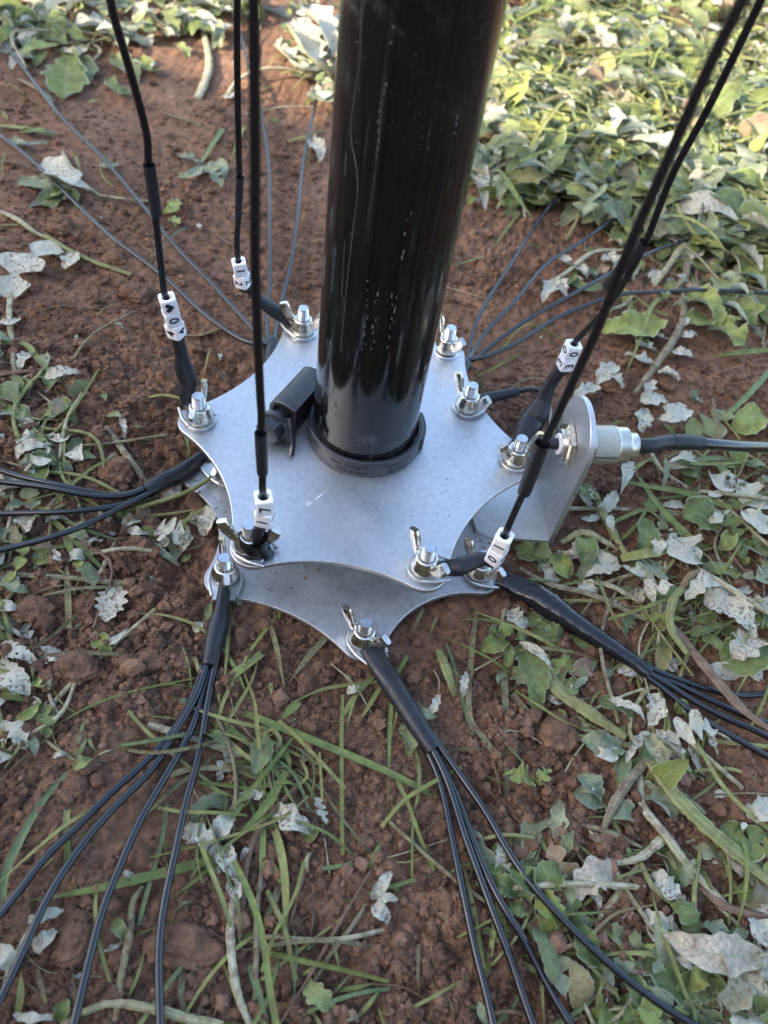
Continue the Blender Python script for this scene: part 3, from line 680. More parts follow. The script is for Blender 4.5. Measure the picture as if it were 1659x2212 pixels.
# ------------------------------------------------------------------ ground radials: bundles of four thin wires
def smooth_path(q):
    for _ in range(12): q[1:-1] = .25 * q[:-2] + .5 * q[1:-1] + .25 * q[2:]
    return q
def clamp_ground(pts, r):
    for p in pts:
        g = hb(p[0], p[1]) + r * .8 + .4
        if p[2] < g: p[2] = g
    return pts
WIRES = []
def fan_bundle(label, bolt, sleeve, sw, wires, z_s, lift=6, group='ground radial wire bundles', lugL=13, taped=False, wr=1.42, z_w=None):
    """sleeve: px path, z_s: heights along it, sw: px widths; wires: list of px paths"""
    c = BP[bolt]; zs = lerp_list(z_s, len(sleeve)); S_ = [P(*q, z) for q, z in zip(sleeve, zs)]
    root = thing('radial_wire_bundle', label, 'cable bundle', c, group)
    lug(root, A(c[0], c[1], ZL), S_[0] - c, ZL + 1.35, lugL)
    ws = [rad(w_, p) for w_, p in zip(lerp_list(sw, len(S_)), S_)]
    clamp_ground(S_, 3.5)
    start = A(*(A(c[0], c[1], 0) + nrm((S_[0] - c) * A(1, 1, 0)) * (lugL - 4))[:2], ZL + 1.9)
    pp = cat([start] + S_, 56); hw = np.r_[5.6, lerp_list(ws, 55)]; ht = lerp_list([2.4, 3.2] + [w_ * .82 for w_ in ws[1:]], 56)
    if taped:
        i = np.arange(56); hw = hw * (1 + .05 * ((i % 5) / 5 - .5)); ht = ht * (1 + .05 * ((i % 5) / 5 - .5))
    pp = pp + A(0, 0, 1) * (0 if not taped else .3)
    mb_ = MB().loft(pp, hw, ht, k=28, noise=.03 if not taped else .06); mb_.build('tape_wrap' if taped else 'heat_shrink_sleeve', M['tape' if taped else 'shrink'], root, crease=60)
    if taped:
        mt = MB()
        for j in range(9, 53, 3):   # raised edges of the wound tape
            p = pp[j]; t = nrm(pp[min(j + 1, 55)] - pp[j - 1]); sd_ = nrm(np.cross(t, A(0, 0, 1))); up_ = np.cross(sd_, t)
            an = np.linspace(-.35, 3.5, 22); mt.loft([p + sd_ * math.cos(a_) * (hw[j] + .06) + up_ * math.sin(a_) * (ht[j] + .06) + t * (a_ - 1.57) * hw[j] * .38 for a_ in an], .16, .10, k=5)
        mt.build('tape_edge', M['shrink'], root)
    e = pp[-1]; en = nrm(pp[-1] - pp[-3]); sd_ = nrm(np.cross(en, A(0, 0, 1))); r0 = ws[-1]
    for i, wpx in enumerate(wires):
        off = sd_ * (-(i - 1.5) * r0 * .42) + A(0, 0, (.5 if i % 2 else -.35) * r0 * .5)
        pts = [e - en * 6 + off, e + off]; f0 = len(pts)
        n_ = len(wpx)
        for j, q in enumerate(wpx):
            dz = wr + 1.2 + max(0, (e[2] + off[2] - (hb(e[0], e[1])) - wr - 1.2)) * max(0, 1 - (j + 1) / 3.2)
            if z_w is not None: dz += z_w[i] * min(1, 2.5 * j / (n_ - 1.))
            pts.append(G(*q, dz + 1.2))
        # run on outside the picture
        d_ = nrm((pts[-1] - pts[-2]) * A(1, 1, 0)); last = pts[-1]
        for st in (60, 180, 420):
            q = last + d_ * st + A(random.uniform(-6, 6), random.uniform(-6, 6), 0); q[2] = hb(q[0], q[1]) + wr + 1.5; pts.append(q)
        wq = smooth_path(cat(pts, 220)); WIRES.append(wq); MB().loft(wq, wr, k=16).build('wire', M['wire'], root)
    return root
Z6 = lambda L: [(829.5 + a / 2.0, 1475 + b / 2.0) for a, b in L]
Z5 = lambda L: [(a / 2.0, 1475 + b / 2.0) for a, b in L]
Z3 = lambda L: [(a / 2.0, 737 + b / 2.0) for a, b in L]
Z1 = lambda L: [(a / 2.0, b / 2.0) for a, b in L]
Z2 = lambda L: [(829.5 + a / 2.0, b / 2.0) for a, b in L]
fan_bundle('near left fan of four shiny black wires from a smooth sleeve', 'lfl', [(484, 1283), (477, 1330), (463, 1385), (452, 1440)], [60, 55, 50, 42],
  [Z5([(835, 60), (790, 150), (700, 270), (600, 370), (450, 500), (330, 630), (200, 740), (100, 880), (0, 1000), (-80, 1100)]),
   Z5([(850, 60), (770, 190), (700, 320), (640, 400), (540, 490), (400, 640), (290, 790), (190, 950), (120, 1120), (0, 1370), (-40, 1450)]),
   Z5([(870, 60), (850, 150), (800, 260), (700, 430), (600, 600), (520, 790), (440, 980), (390, 1180), (340, 1380), (315, 1500)]),
   Z5([(900, 60), (880, 200), (850, 350), (800, 520), (760, 720), (710, 940), (685, 1150), (692, 1500)])], [-30.5, -31, -32, -33], z_w=[4, 5, 6, 6])
fan_bundle('near middle fan of four black wires from a smooth sleeve', 'lf', [(803, 1405), (826, 1445), (868, 1512), (905, 1570), (938, 1620)], [52, 52, 50, 48, 42],
  [Z6([(250, 450), (290, 650), (340, 900), (390, 1150), (430, 1300), (475, 1500)]), Z6([(285, 450), (335, 620), (400, 800), (480, 1020), (560, 1230), (650, 1500)]),
   Z6([(310, 480), (370, 640), (430, 800), (520, 980), (620, 1130), (700, 1300), (820, 1500)]),
   Z6([(350, 430), (450, 570), (540, 740), (650, 890), (770, 1020), (880, 1130), (1000, 1240), (1150, 1360), (1330, 1475), (1400, 1510)])], [-30.5, -31, -32, -32.5, -33], z_w=[4, 5, 5, 6])
fan_bundle('right cable bundle wound in shiny black tape ending in four wires', 'lr', [(1082, 1250), (1120, 1268), (1165, 1292), (1225, 1337), (1300, 1385), (1365, 1428), (1403, 1457)], [44, 56, 62, 50, 42, 36, 30],
  [Z6([(1180, 0), (1280, 90), (1400, 170), (1500, 230), (1659, 320), (1760, 380)]), Z6([(1220, 0), (1330, 75), (1450, 140), (1659, 230), (1760, 280)]),
   Z6([(1250, -5), (1400, 70), (1550, 140), (1659, 175), (1760, 200)]), Z6([(1260, -20), (1430, 38), (1550, 55), (1659, 47), (1780, 40)])], [-30.5, -31, -31, -32, -32, -33, -33], taped=True)
fan_bundle('left fan of four black wires pointing to the left picture edge', 'll', [(436, 990), (412, 1008), (385, 1025), (350, 1041), (316, 1063)], [36, 42, 40, 40, 34],
  [Z3([(520, 668), (400, 655), (250, 620), (100, 590), (0, 560), (-90, 530)]), Z3([(500, 676), (350, 662), (200, 630), (0, 608), (-90, 598)]),
   Z3([(560, 700), (420, 725), (250, 740), (0, 745), (-90, 748)]), Z3([(520, 720), (380, 790), (250, 840), (100, 880), (0, 905), (-90, 930)])], [-30.5, -30, -29.5, -29, -29], lugL=20, z_w=[8, 9, 6, 7])
fan_bundle('back left fan of four thin wires crossing the soil behind the plates', 'lbl', [(590, 742), (578, 752)], [30, 30],
  [Z1([(1110, 1440), (1000, 1320), (900, 1210), (800, 1110), (720, 1020), (650, 930), (560, 820), (450, 690), (350, 590), (250, 490), (150, 360), (60, 240), (0, 170), (-60, 100)]),
   Z1([(1080, 1490), (950, 1410), (850, 1330), (750, 1230), (650, 1150), (500, 1040), (400, 950), (300, 850), (200, 750), (100, 660), (0, 585), (-70, 530)]),
   Z1([(1150, 1440), (1150, 1380), (1165, 1280), (1165, 1000), (1160, 700), (1125, 480), (1085, 340), (1050, 190), (985, 0), (960, -60)]),
   Z1([(1190, 1440), (1200, 1380), (1220, 1290), (1260, 1130), (1290, 900), (1310, 700), (1370, 420), (1420, 180), (1430, 0), (1432, -60)])], [-29, -30], wr=1.35, z_w=[5, 5, 5, 5])
fan_bundle('back right fan of four thin wires running into the cut weeds', 'lbr', [(1000, 795), (1011, 790)], [28, 28],
  [Z2([(375, 1450), (450, 1290), (550, 1140), (650, 980), (750, 850), (860, 730), (900, 670), (1000, 500), (1060, 400), (1090, 250)]),
   Z2([(415, 1460), (560, 1310), (700, 1140), (830, 1060), (1000, 940), (1140, 850), (1350, 720), (1540, 590), (1659, 520), (1720, 480)]),
   Z2([(490, 1470), (640, 1370), (800, 1280), (980, 1180), (1200, 1070), (1400, 1020), (1659, 940), (1750, 910)]),
   Z2([(540, 1500), (750, 1370), (900, 1310), (1020, 1270), (1200, 1260), (1400, 1252), (1659, 1268), (1760, 1275)])], [-29, -30], wr=1.35, z_w=[6, 10, 12, 12])

# jumper from the plate to the socket
c = BP['r']; js = thing('jumper_wire', 'short thin black jumper wire with narrow sleeve right of the mast', 'cable', c)
q = [P(1050, 860, 3.2), P(1080, 854, 4), P(1117, 846, 5)]
lug(js, A(c[0], c[1], 0), q[0] - c, 1.35, 11, w_=3.4)
MB().loft([c + nrm((q[0] - c) * A(1, 1, 0)) * 8 + A(0, 0, 2.)] + q, [3.0, 3.1, 2.9, 2.6], [1.6, 2.6, 2.6, 2.4], n=24, k=18, noise=.03).build('heat_shrink_sleeve', M['shrink'], js, crease=60)
ins = HC - ax * 6
MB().loft([q[1], q[2], P(1148, 841, 6), P(1172, 848, 5), P(1188, 885, 3), P(1186, 925, 8), P(1193, 952, 14), ins - ax * 8, ins], 1.25, n=70, k=12).build('wire', M['wire'], js)
MB().loft([ins - ax * 8.5 + A(0, 0, -.3), ins - ax * 5, ins + ax * .6], [2.4, 2.6, 2.9], n=12, k=18).build('solder_sleeve', M['shrink'], js, crease=50)

# ------------------------------------------------------------------ antenna wires with number beads
def bead_mesh(c, a, nrm_, side=7.1, h=6.0, hole=2.1):
    """rounded cube with a round hole along a; nrm_ = normal of one face"""
    a = nrm(a); n_ = nrm(nrm_ - a * (nrm_ @ a)); s_ = np.cross(a, n_); k = 40; H = h / 2
    ang = np.linspace(0, 2 * np.pi, k, endpoint=False) + np.pi / k; rows = []
    def sq(r, z, ex): 
        cx = np.sign(np.cos(ang)) * np.abs(np.cos(ang)) ** (2 / ex); cy = np.sign(np.sin(ang)) * np.abs(np.sin(ang)) ** (2 / ex)
        return c + a * z + np.outer(cx * r, n_) + np.outer(cy * r, s_)
    R0 = side / 2
    for r, z, ex in ((hole, -H + 1.5, 2), (hole, -H + .2, 2), (hole + .3, -H, 2), (R0 * .88, -H, 5), (R0 * .96, -H + .15, 6), (R0 * .99, -H + .4, 6), (R0, -H + .8, 6), (R0, H - .8, 6), (R0 * .99, H - .4, 6), (R0 * .96, H - .15, 6), (R0 * .88, H, 5), (hole + .3, H, 2), (hole, H - .2, 2), (hole, -H + 1.5, 2)):
        rows.append(sq(r, z, ex))
    return MB().grid(np.vstack(rows), len(rows), k, wrap_v=True), n_, s_
HEART = [(0, -.42), (.18, -.25), (.40, -.02), (.47, .17), (.40, .34), (.22, .40), (.07, .31), (0, .19), (-.07, .31), (-.22, .40), (-.40, .34), (-.47, .17), (-.40, -.02), (-.18, -.25)]
def digit(root, ch, c, fn, up_, right_, size):
    if ch == 'heart':
        q = cat([A(x, y, 0) for x, y in HEART] + [A(0, -.42, 0)], 40)[:-1] * size * .78; mb_ = MB()
        f = lambda z: c + np.outer(q[:, 0], right_) + np.outer(q[:, 1], up_) + fn * z
        mb_.grid(np.vstack([f(-.1), f(.06)]), 2, 39, wrap_v=True); mb_.fan(f(.06)); return mb_.build('heart_mark', M['ink'], root, smooth=False)
    v, fa = text_verts(ch, size); v = v - (v.max(0) + v.min(0)) / 2
    return MB().add(c + np.outer(v[:, 0], right_) + np.outer(v[:, 1], up_) + np.outer(v[:, 2], fn), fa).build('digit', M['ink'], root, smooth=False)
def antenna(num, beads, bolt, anchor, sleeve, sw, z_s, wire_px, top_sleeves, turns, ccw, lugdir=None, lugup=None, lowz=None, twin=True, label=''):
    """beads: [(centre px, char)] lowest first; wire_px from the beads upward"""
    c = BP[bolt]; root = thing('antenna_wire', label, 'antenna wire', c, 'upright antenna wires with number beads')
    S_ = [P(*q, z) for q, z in zip(sleeve, z_s)]
    ld = (S_[0] - c) if lugdir is None else lugdir
    lug(root, A(c[0], c[1], 0), ld, 1.35, 9, up=lugup)
    ws = [rad(w_, p) for w_, p in zip(lerp_list(sw, len(S_)), S_)]
    bc = [upright(*q, anchor) for q, _ in beads]
    path = [upright(*q, anchor) for q in wire_px]
    s00 = c + nrm(A(*(S_[0] - c)[:2], 0)) * min(7.5, np.linalg.norm((S_[0] - c)[:2]) * .6); s00[2] = 2.4
    ax0 = nrm(bc[1] - bc[0]); hb0 = np.linalg.norm(bc[1] - bc[0]) / 2
    pp = cat([s00] + S_ + [bc[0] - ax0 * (hb0 + 1.2), bc[0] - ax0 * (hb0 - .3)], 48); wsl = lerp_list([ws[0] * .9] + ws + [ws[-1]], 48); hh = wsl * lerp_list([.4, .8, .85, .85, .85, .85], 48)
    MB().loft(pp, wsl, hh, k=24, noise=.03).build('heat_shrink_sleeve', M['shrink'], root, crease=60)
    full = cat([bc[0]] + bc[1:] + path, 200); up_end = full[-1]; d_ = nrm(full[-1] - full[-8])
    full = np.vstack([full, [up_end + nrm(d_ * .25 + A(0, 0, 1)) * q for q in (150, 500, 1200)]])
    if twin:
        mb_ = MB(); t = np.gradient(full, axis=0); t /= np.linalg.norm(t, axis=1)[:, None]
        sd_ = np.cross(t, full - CAM); sd_ /= np.linalg.norm(sd_, axis=1)[:, None]
        mb_.loft(full + sd_ * .62, .80, k=12); mb_.loft(full - sd_ * .62, .80, k=12); mb_.build('wire', M['wire'], root)
    else: MB().loft(full, 1.3, k=16).build('wire', M['wire'], root)
    for (i0, i1, wpx) in top_sleeves:
        seg = cat([upright(*q, anchor) for q in (i0, ((i0[0] + i1[0]) / 2, (i0[1] + i1[1]) / 2), i1)], 20); ww = [rad(wpx, p) for p in seg[::19]]
        w0 = lerp_list([ww[0] * .92, ww[0] * 1.0, ww[1] * 1.04], 20); mb_ = MB().loft(seg, w0, k=24, caps=False, noise=.02)
        inn = seg[::-1]; mb_.loft(inn, w0[::-1] * .86, k=24, caps=False)
        mb_.build('joint_sleeve', M['shrink'], root, crease=60)
    for i, ((q, ch), tn) in enumerate(zip(beads, turns)):
        p = bc[i]; nx = bc[i + 1] if i + 1 < len(bc) else path[0]; pv = bc[i - 1] if i else pp[-4]
        a = nrm(nx - pv) if i else nrm(nx - p); view = nrm(CAM - p); n0 = nrm(view - a * (view @ a)); s0 = np.cross(a, n0); tr = math.radians(tn)
        n1 = n0 * math.cos(tr) + s0 * math.sin(tr)
        hgt = np.linalg.norm((bc[i + 1] if i + 1 < len(bc) else bc[i - 1]) - p) * .985; mb_, fn, sn = bead_mesh(p, a, n1, h=hgt); b = mb_.build('number_bead', M['bead'], root, crease=50); b['label'] = f'white cube bead showing {"a heart" if ch == "heart" else ch}'
        for q_ in range(4):
            f_ = fn * math.cos(q_ * math.pi / 2) + sn * math.sin(q_ * math.pi / 2); right_img = np.cross(a, f_)
            if ccw: u_, r_ = -right_img, a
            else: u_, r_ = right_img, -a
            digit(b, ch, p + f_ * 3.52, f_, u_, r_, 6.0 if ch != 'heart' else 6.0)
    return root, pp, full
k1 = A(0, 0, 1)
c = BP['left']
an = P(402, 880, 4)
antenna('40', [((379, 711), '4'), ((371, 683), '0'), ((364, 655), 'heart')], 'left', P(385, 745, 34), [(408, 868), (404, 845), (407, 822), (396, 792), (392, 765), (386, 738)], [34, 38, 42, 40, 30, 28], [4, 9, 14, 22, 29, 36],
  [(355, 632), (350, 590), (344, 540), (336, 468), (330, 400), (321, 352), (318, 300), (305, 240), (280, 150), (262, 90), (245, 30), (236, -20), (228, -90)], [((338, 466), (322, 356), 26)], [45, 8, 0], True,
  label='leftmost upright black wire with white beads reading 40 and a heart')
antenna('12', [((524, 604), '2'), ((518, 577), '1')], 'bl', P(530, 622, 22), [(632, 692), (606, 678), (580, 662), (556, 642), (540, 622)], [34, 34, 30, 26, 24], [4, 7, 11, 16, 22],
  [(514, 556), (512, 520), (515, 466), (514, 420), (517, 380), (515, 300), (513, 180), (512, 60), (513, -20), (513, -90)], [((515, 466), (518, 382), 17)], [-40, 0], False,
  label='upright black wire with white beads reading 12 behind the plates')
antenna('17', [((571, 1114), '1'), ((570, 1086), '7')], 'fl', P(548, 1190, 4), [(548, 1176), (553, 1160), (559, 1145), (566, 1128)], [40, 36, 32, 30], [3, 10, 16, 22],
  [(567, 1052), (567, 1010), (564, 960), (565, 900), (562, 850), (557, 740), (551, 560), (551, 350), (549, 100), (547, -20), (546, -90)], [((567, 1022), (563, 935), 26)], [-18, 4], True, lugdir=(P(548, 1190, 0) - BP['fl']),
  label='nearest upright black wire with white beads reading 17')
antenna('10', [((1073, 1197), '0'), ((1085, 1170), '1')], 'fr', P(1083, 1172, 21), [(975, 1226), (990, 1225), (1008, 1218), (1030, 1210), (1048, 1208)], [40, 44, 40, 36, 30], [3.5, 4.5, 5, 5.5, 6],
  [(1096, 1142), (1112, 1105), (1130, 1065), (1150, 1015), (1172, 962), (1200, 905), (1230, 840), (1279, 737), (1309, 665), (1359, 535), (1429, 375), (1529, 150), (1604, 0), (1650, -90)], [((1132, 1064), (1172, 958), 32)], [-14, -6], False,
  label='long leaning black wire with white beads reading 10 in front of the bracket')
antenna('30', [((1224, 781), '3'), ((1235, 755), '0')], 'r2', P(1215, 795, 34), [(1146, 915), (1160, 893), (1172, 868), (1182, 842), (1198, 815), (1214, 797)], [46, 58, 54, 38, 30, 28], [5, 9, 14, 20, 27, 33],
  [(1244, 737), (1268, 712), (1294, 685), (1325, 645), (1354, 600), (1394, 525), (1454, 375), (1524, 245), (1579, 135), (1644, 0), (1690, -90)], [((1310, 618), (1392, 524), 26)], [38, 34], True,
  label='leaning black wire with white beads reading 30 behind the bracket')
# tape wrapped round the lug under the 17 beads
bf = bpy.data.objects
t17 = [o for o in COL.objects if o.name.startswith('antenna_wire') and 'reading 17' in o.get('label', '')][0]
q0 = P(548, 1192, .8)
mb = MB(); k_ = 30; rows = []
for z, r1, r2 in ((.2, 8.6, 5.2), (2, 8.0, 5.6), (5, 6.6, 5.2), (8, 5.9, 4.9), (10.5, 6.2, 5.1), (11.2, 6.0, 4.9), (10.4, 5.6, 4.5), (5, 5.0, 4.0)):
    t = np.linspace(0, 6.2832, k_, endpoint=False); nz = 1 + .07 * np.sin(3 * t + z) + .05 * (RNG.random(k_) - .5)
    wob = .5 * np.sin(2 * t + 1) if z > 7 else 0
    rows.append(np.c_[q0[0] + r1 * nz * np.cos(t), q0[1] + r2 * nz * np.sin(t) + .2 * z * .1, np.full(k_, z) + wob])
mb.grid(np.vstack(rows), len(rows), k_, wrap_v=True); mb.build('tape_wrap', M['tape'], t17, crease=70)
OCC = set()
for w_ in WIRES:
    for q in w_:
        if abs(q[0]) < 600 and abs(q[1]) < 900:
            for dx in (-2, -1, 0, 1, 2):
                for dy in (-2, -1, 0, 1, 2): OCC.add((int(q[0] // 2) + dx, int(q[1] // 2) + dy))
mb = MB()
for n, lo, hi, base in ((120000, .4, 1.0, I1), (34000, .9, 1.9, I1), (3600, 1.8, 3.2, I2), (160, 3.0, 5.2, I2)):
    p = ground_px(n); q = p.copy(); 
    dens = vnoise(p[:, 0], p[:, 1], 60, 80) + .35 * vnoise(p[:, 0], p[:, 1], 22, 81)
    calm = sst(.50, .72, vnoise(p[:, 0] + 400, p[:, 1], 85, 5)); near = np.hypot(p[:, 0], p[:, 1] + 3)
    keep = (RNG.random(len(p)) < dens * 1.2 * (1 - .6 * calm)) & (near > 66) & (p[:, 1] < 420)
    p = p[keep]; r = lo + (hi - lo) * RNG.random(len(p)) ** 2.2; p[:, 2] = hfine(p[:, 0], p[:, 1]) + r * .45
    ok = (near[keep] > 108) | (p[:, 2] + r * 1.2 < -36.3); p = p[ok]; r = r[ok]
    if lo > .8:
        ok = np.array([(int(q[0] // 2), int(q[1] // 2)) not in OCC for q in p]); p = p[ok]; r = r[ok]
    scatter_crumbs(mb, p, r, base)
tag(mb.build('soil_crumbs', M['crumb'], smooth=False), 'loose brown crumbs of soil strewn over the ground', 'soil', kind='stuff')

# ------------------------------------------------------------------ weeds
def leaf_rows(path, hw, kind, curl=0.4, roll=0.0, nu=None, nv=9, seed=0, rip=.12):
    """path n x 3; hw max half width; returns rows of nv points (mm)"""
    nu = nu or 44; p = cat(path, nu); r_ = np.random.default_rng(seed); s = np.linspace(0, 1, nu)
    t = np.gradient(p, axis=0); t /= np.linalg.norm(t, axis=1)[:, None] + 1e-9
    if kind == 'lance': w = np.sin(np.pi * s ** .75) ** .8
    elif kind == 'round': w = np.sqrt(np.clip(1 - (2 * s - 1) ** 2, 0, 1)) ** .85
    elif kind == 'fan': w = np.clip(s * 1.5, 0, 1) ** .8 * np.sqrt(np.clip(1 - ((s - .62) / .38) ** 2, 0, 1) * (s > .62) + (s <= .62))
    else: w = np.sin(np.pi * np.clip(s, 0, 1) ** .8) ** .7
    nl = {'lobed': r_.integers(3, 5), 'toothed': r_.integers(6, 9), 'ovate': r_.integers(5, 8), 'fan': 5, 'round': 6, 'lance': 8, 'ragged': r_.integers(3, 6)}[kind]
    amp = {'lobed': .86, 'toothed': .22, 'ovate': .12, 'fan': .28, 'round': .10, 'lance': .12, 'ragged': .34}[kind]
    u = np.linspace(-1, 1, nv); rows = []; ph = r_.random(2) * .35; c_ = curl
    f1, f2, f3 = r_.uniform(.6, 1.6, 3)
    up = A(0, 0, 1.0)
    for i in range(nu):
        sd_ = nrm(np.cross(t[i], up)); n_ = np.cross(sd_, t[i])
        ro = roll * (1 + .5 * math.sin(3 * s[i] * f3)); cr, sr = math.cos(ro), math.sin(ro); sd2 = sd_ * cr + n_ * sr; n2 = n_ * cr - sd_ * sr
        row = []
        for j, uu in enumerate(u):
            sgn = 0 if uu < 0 else 1; x = (s[i] * nl + ph[sgn]) % 1
            if kind == 'lobed': m_ = 1 - amp * (.5 + .5 * math.cos(2 * math.pi * x)) ** 2.2
            elif kind == 'toothed' or kind == 'fan': m_ = 1 - amp * (1 - x) 
            else: m_ = 1 - amp * (.5 + .5 * math.cos(2 * math.pi * x))
            m_ = max(m_, .10); W_ = hw * w[i] * m_ + hw * .03
            cc = (c_ + .25) * (1 + .9 * math.sin(2.3 * s[i] * f1 * 3 + sgn * 2)); th = cc * abs(uu)
            if abs(cc) < 1e-2: la, ve = W_ * abs(uu), 0
            else: la = W_ * math.sin(th) / cc; ve = W_ * (1 - math.cos(th)) / cc
            rp = rip * hw * math.sin(9 * f2 * s[i] + 3 * sgn) * abs(uu) ** 1.5 +   .028 * hw * math.sin(31 * s[i] + 5 * uu)
            row.append(p[i] + sd2 * la * (1 if uu > 0 else -1) + n2 * (ve + rp + (abs(uu) * .04 * hw)))
        rows.append(row)
    V = np.array(rows); uv = np.stack(np.meshgrid(s, (u + 1) / 2, indexing='ij'), -1).reshape(-1, 2)
    return V, uv, nu, nv
def px_path(pts, dz, arch=0.0, h_extra=0.0):
    n = len(pts); out = []
    for i, q in enumerate(pts):
        s = i / (n - 1); z = (dz[i] if isinstance(dz, (list, tuple)) else dz) + arch * math.sin(math.pi * s) + h_extra
        out.append(G(q[0], q[1], z))
    return out
DESC = {'c': 'cream dried', 'g': 'green', 'd': 'dark green', 'y': 'yellow green', 'b': 'dusty grey green', 't': 'dry tan', 'p': 'purple flushed', 'W': 'white felted', 'w': 'pale backed'}
SH = {'lobed': 'lobed', 'toothed': 'toothed', 'ovate': 'oval', 'fan': 'fan shaped', 'round': 'rounded', 'lance': 'slender', 'ragged': 'ragged'}
SEED = [1000]
def LF(pts, w, kind='ovate', col='W', dz=2.5, arch=4.0, curl=.5, roll=0.0, rip=.16):
    """one cut leaf traced base to tip; w = full width in picture pixels"""
    SEED[0] += 1; sd_ = SEED[0]; pth = px_path(pts, dz, arch); mid = pth[len(pth) // 2]; hw = rad(w, mid) * 1.12
    V, uv, nu, nv = leaf_rows(pth, hw, kind, curl, roll, seed=sd_, rip=rip)
    mat = M['W' if col in 'Ww' else col]; flip = col in 'Ww'
    # keep it on top of the soil
    g = hbase(V[..., 0].ravel(), V[..., 1].ravel()).reshape(V.shape[:2]) + .9
    V[..., 2] = np.maximum(V[..., 2], g)
    o = MB().grid(V.reshape(-1, 3), nu, nv, uv=uv, flip=flip).build('weed_leaf', mat, loc=pth[0])
    sz = 'large ' if w * math.hypot(pts[0][0] - pts[-1][0], pts[0][1] - pts[-1][1]) > 5200 else ('small ' if w < 30 else '')
    pend(o, f'{sz}{DESC[col]} {SH[kind]} leaf', 'leaf', 'cut weed leaves', pts[len(pts) // 2][0], pts[len(pts) // 2][1]); return o
SD = {'sg': 'green', 'sp': 'pale', 'sm': 'muddy', 'st': 'dry brown'}
def ST(pts, w, col='sp', dz=2.0, arch=2.0, flat=.6, taper=(.75, 1, .95, .55)):
    pth = px_path(pts, dz, arch); hw = rad(w, pth[len(pth) // 2]); n = 40
    W_ = lerp_list(taper, n) * hw * (1 + .22 * (RNG.random(n) - .5) + .04 * np.sin(np.arange(n) * .5 + w)); P_ = cat(pth, n); P_[:, 2] = np.maximum(P_[:, 2], hbase(P_[:, 0], P_[:, 1]) + hw * flat * .6)
    P_[:, :2] += np.cumsum(RNG.normal(0, .05 * hw, (n, 2)), 0) * .3
    o = MB().loft(P_, W_, W_ * flat, k=14, noise=.06).build('cut_stalk', M[col], loc=pth[0])
    pend(o, f'{"thick" if w > 17 else ("thin" if w < 10 else "slim")} {SD[col]} {"curved" if len(pts) > 2 else "straight"} stalk', 'stalk', 'cut weed stalks', pts[len(pts) // 2][0], pts[len(pts) // 2][1]); return o
GD = {'gb': 'green', 'gy': 'yellow green', 'gd': 'blue green', 'gm': 'muddy green'}
def blade_rows(P_, hw, taper, fold=.35, tw=0.0):
    n = len(P_); t = np.gradient(P_, axis=0); t /= np.linalg.norm(t, axis=1)[:, None] + 1e-9; W_ = lerp_list(taper, n) * hw; rows = []
    for i in range(n):
        sd_ = nrm(np.cross(t[i], A(0, 0, 1))); nn = np.cross(sd_, t[i]); a = tw * i / n; s2 = sd_ * math.cos(a) + nn * math.sin(a); n2 = nn * math.cos(a) - sd_ * math.sin(a)
        rows.append([P_[i] + s2 * W_[i] * u + n2 * (fold * W_[i] * abs(u) ** 1.3) for u in (-1, -.5, 0, .5, 1)])
    V = np.array(rows); uv = np.stack(np.meshgrid(np.linspace(0, 1, n), np.linspace(0, 1, 5), indexing='ij'), -1).reshape(-1, 2); return V, uv
def GB(pts, w, col='gb', dz=2.5, arch=2.5, taper=(.85, 1, .95, .55, .05), tw=None):
    pth = px_path(pts, dz, arch); hw = rad(w, pth[len(pth) // 2]) * 1.05; n = 30
    P_ = cat(pth, n); P_[:, 2] = np.maximum(P_[:, 2], hbase(P_[:, 0], P_[:, 1]) + 1.2)
    V, uv = blade_rows(P_, hw, taper, random.uniform(.1, .5), random.uniform(-.8, .8) if tw is None else tw)
    o = MB().grid(V.reshape(-1, 3), n, 5, uv=uv, flip=True).build('grass_blade', M[col], loc=pth[0])
    L = math.hypot(pts[0][0] - pts[-1][0], pts[0][1] - pts[-1][1])
    pend(o, f'{"long " if L > 150 else ("short " if L < 70 else "")}{GD[col]} grass blade', 'grass blade', 'cut grass blades', pts[len(pts) // 2][0], pts[len(pts) // 2][1]); return o
CUT = (.9, 1, 1, .95, .9)
# --- upper left
ST([(0, 88), (60, 92), (120, 95), (200, 85)], 9, 'sp'); ST([(200, 90), (260, 78), (340, 90)], 9, 'sp', arch=5); ST([(198, 92), (216, 110), (200, 132)], 9, 'sp'); ST([(40, 170), (100, 205), (120, 245)], 12, 'sm')
LF([(150, 100), (146, 150), (140, 212)], 92, 'fan', 'g', curl=.2); LF([(190, 100), (165, 112), (130, 108)], 34, 'ovate'); LF([(60, 110), (40, 130), (20, 150)], 46, 'ragged', 'W'); LF([(100, 60), (125, 50), (150, 70)], 40, 'toothed', 'y')
LF([(20, 40), (60, 60), (80, 90)], 60, 'ovate', 'g'); LF([(170, 130), (190, 150), (195, 185)], 40, 'ovate', 'g'); LF([(250, 120), (275, 150), (300, 180)], 55, 'toothed', 'g', dz=2); LF([(300, 130), (325, 150), (345, 150)], 45, 'ragged', 'd'); LF([(235, 170), (255, 200), (290, 195)], 35, 'ragged', 'g')
ST([(425, 38), (445, 90), (450, 150), (425, 215)], 16, 'sp', taper=(.7, 1, 1.1)); LF([(345, 60), (372, 72), (400, 75)], 36, 'ragged'); LF([(400, 70), (430, 55), (465, 45)], 50, 'ragged'); LF([(380, 100), (400, 110), (405, 130)], 30, 'ragged', 'g'); LF([(455, 60), (470, 80), (460, 110)], 30, 'ovate', 'b')
ST([(487, 212), (515, 172), (570, 148), (640, 152), (685, 175)], 10, 'sp', arch=8); LF([(505, 200), (492, 208), (483, 205)], 18, 'ovate'); GB([(545, 195), (600, 185)], 7, 'gb')
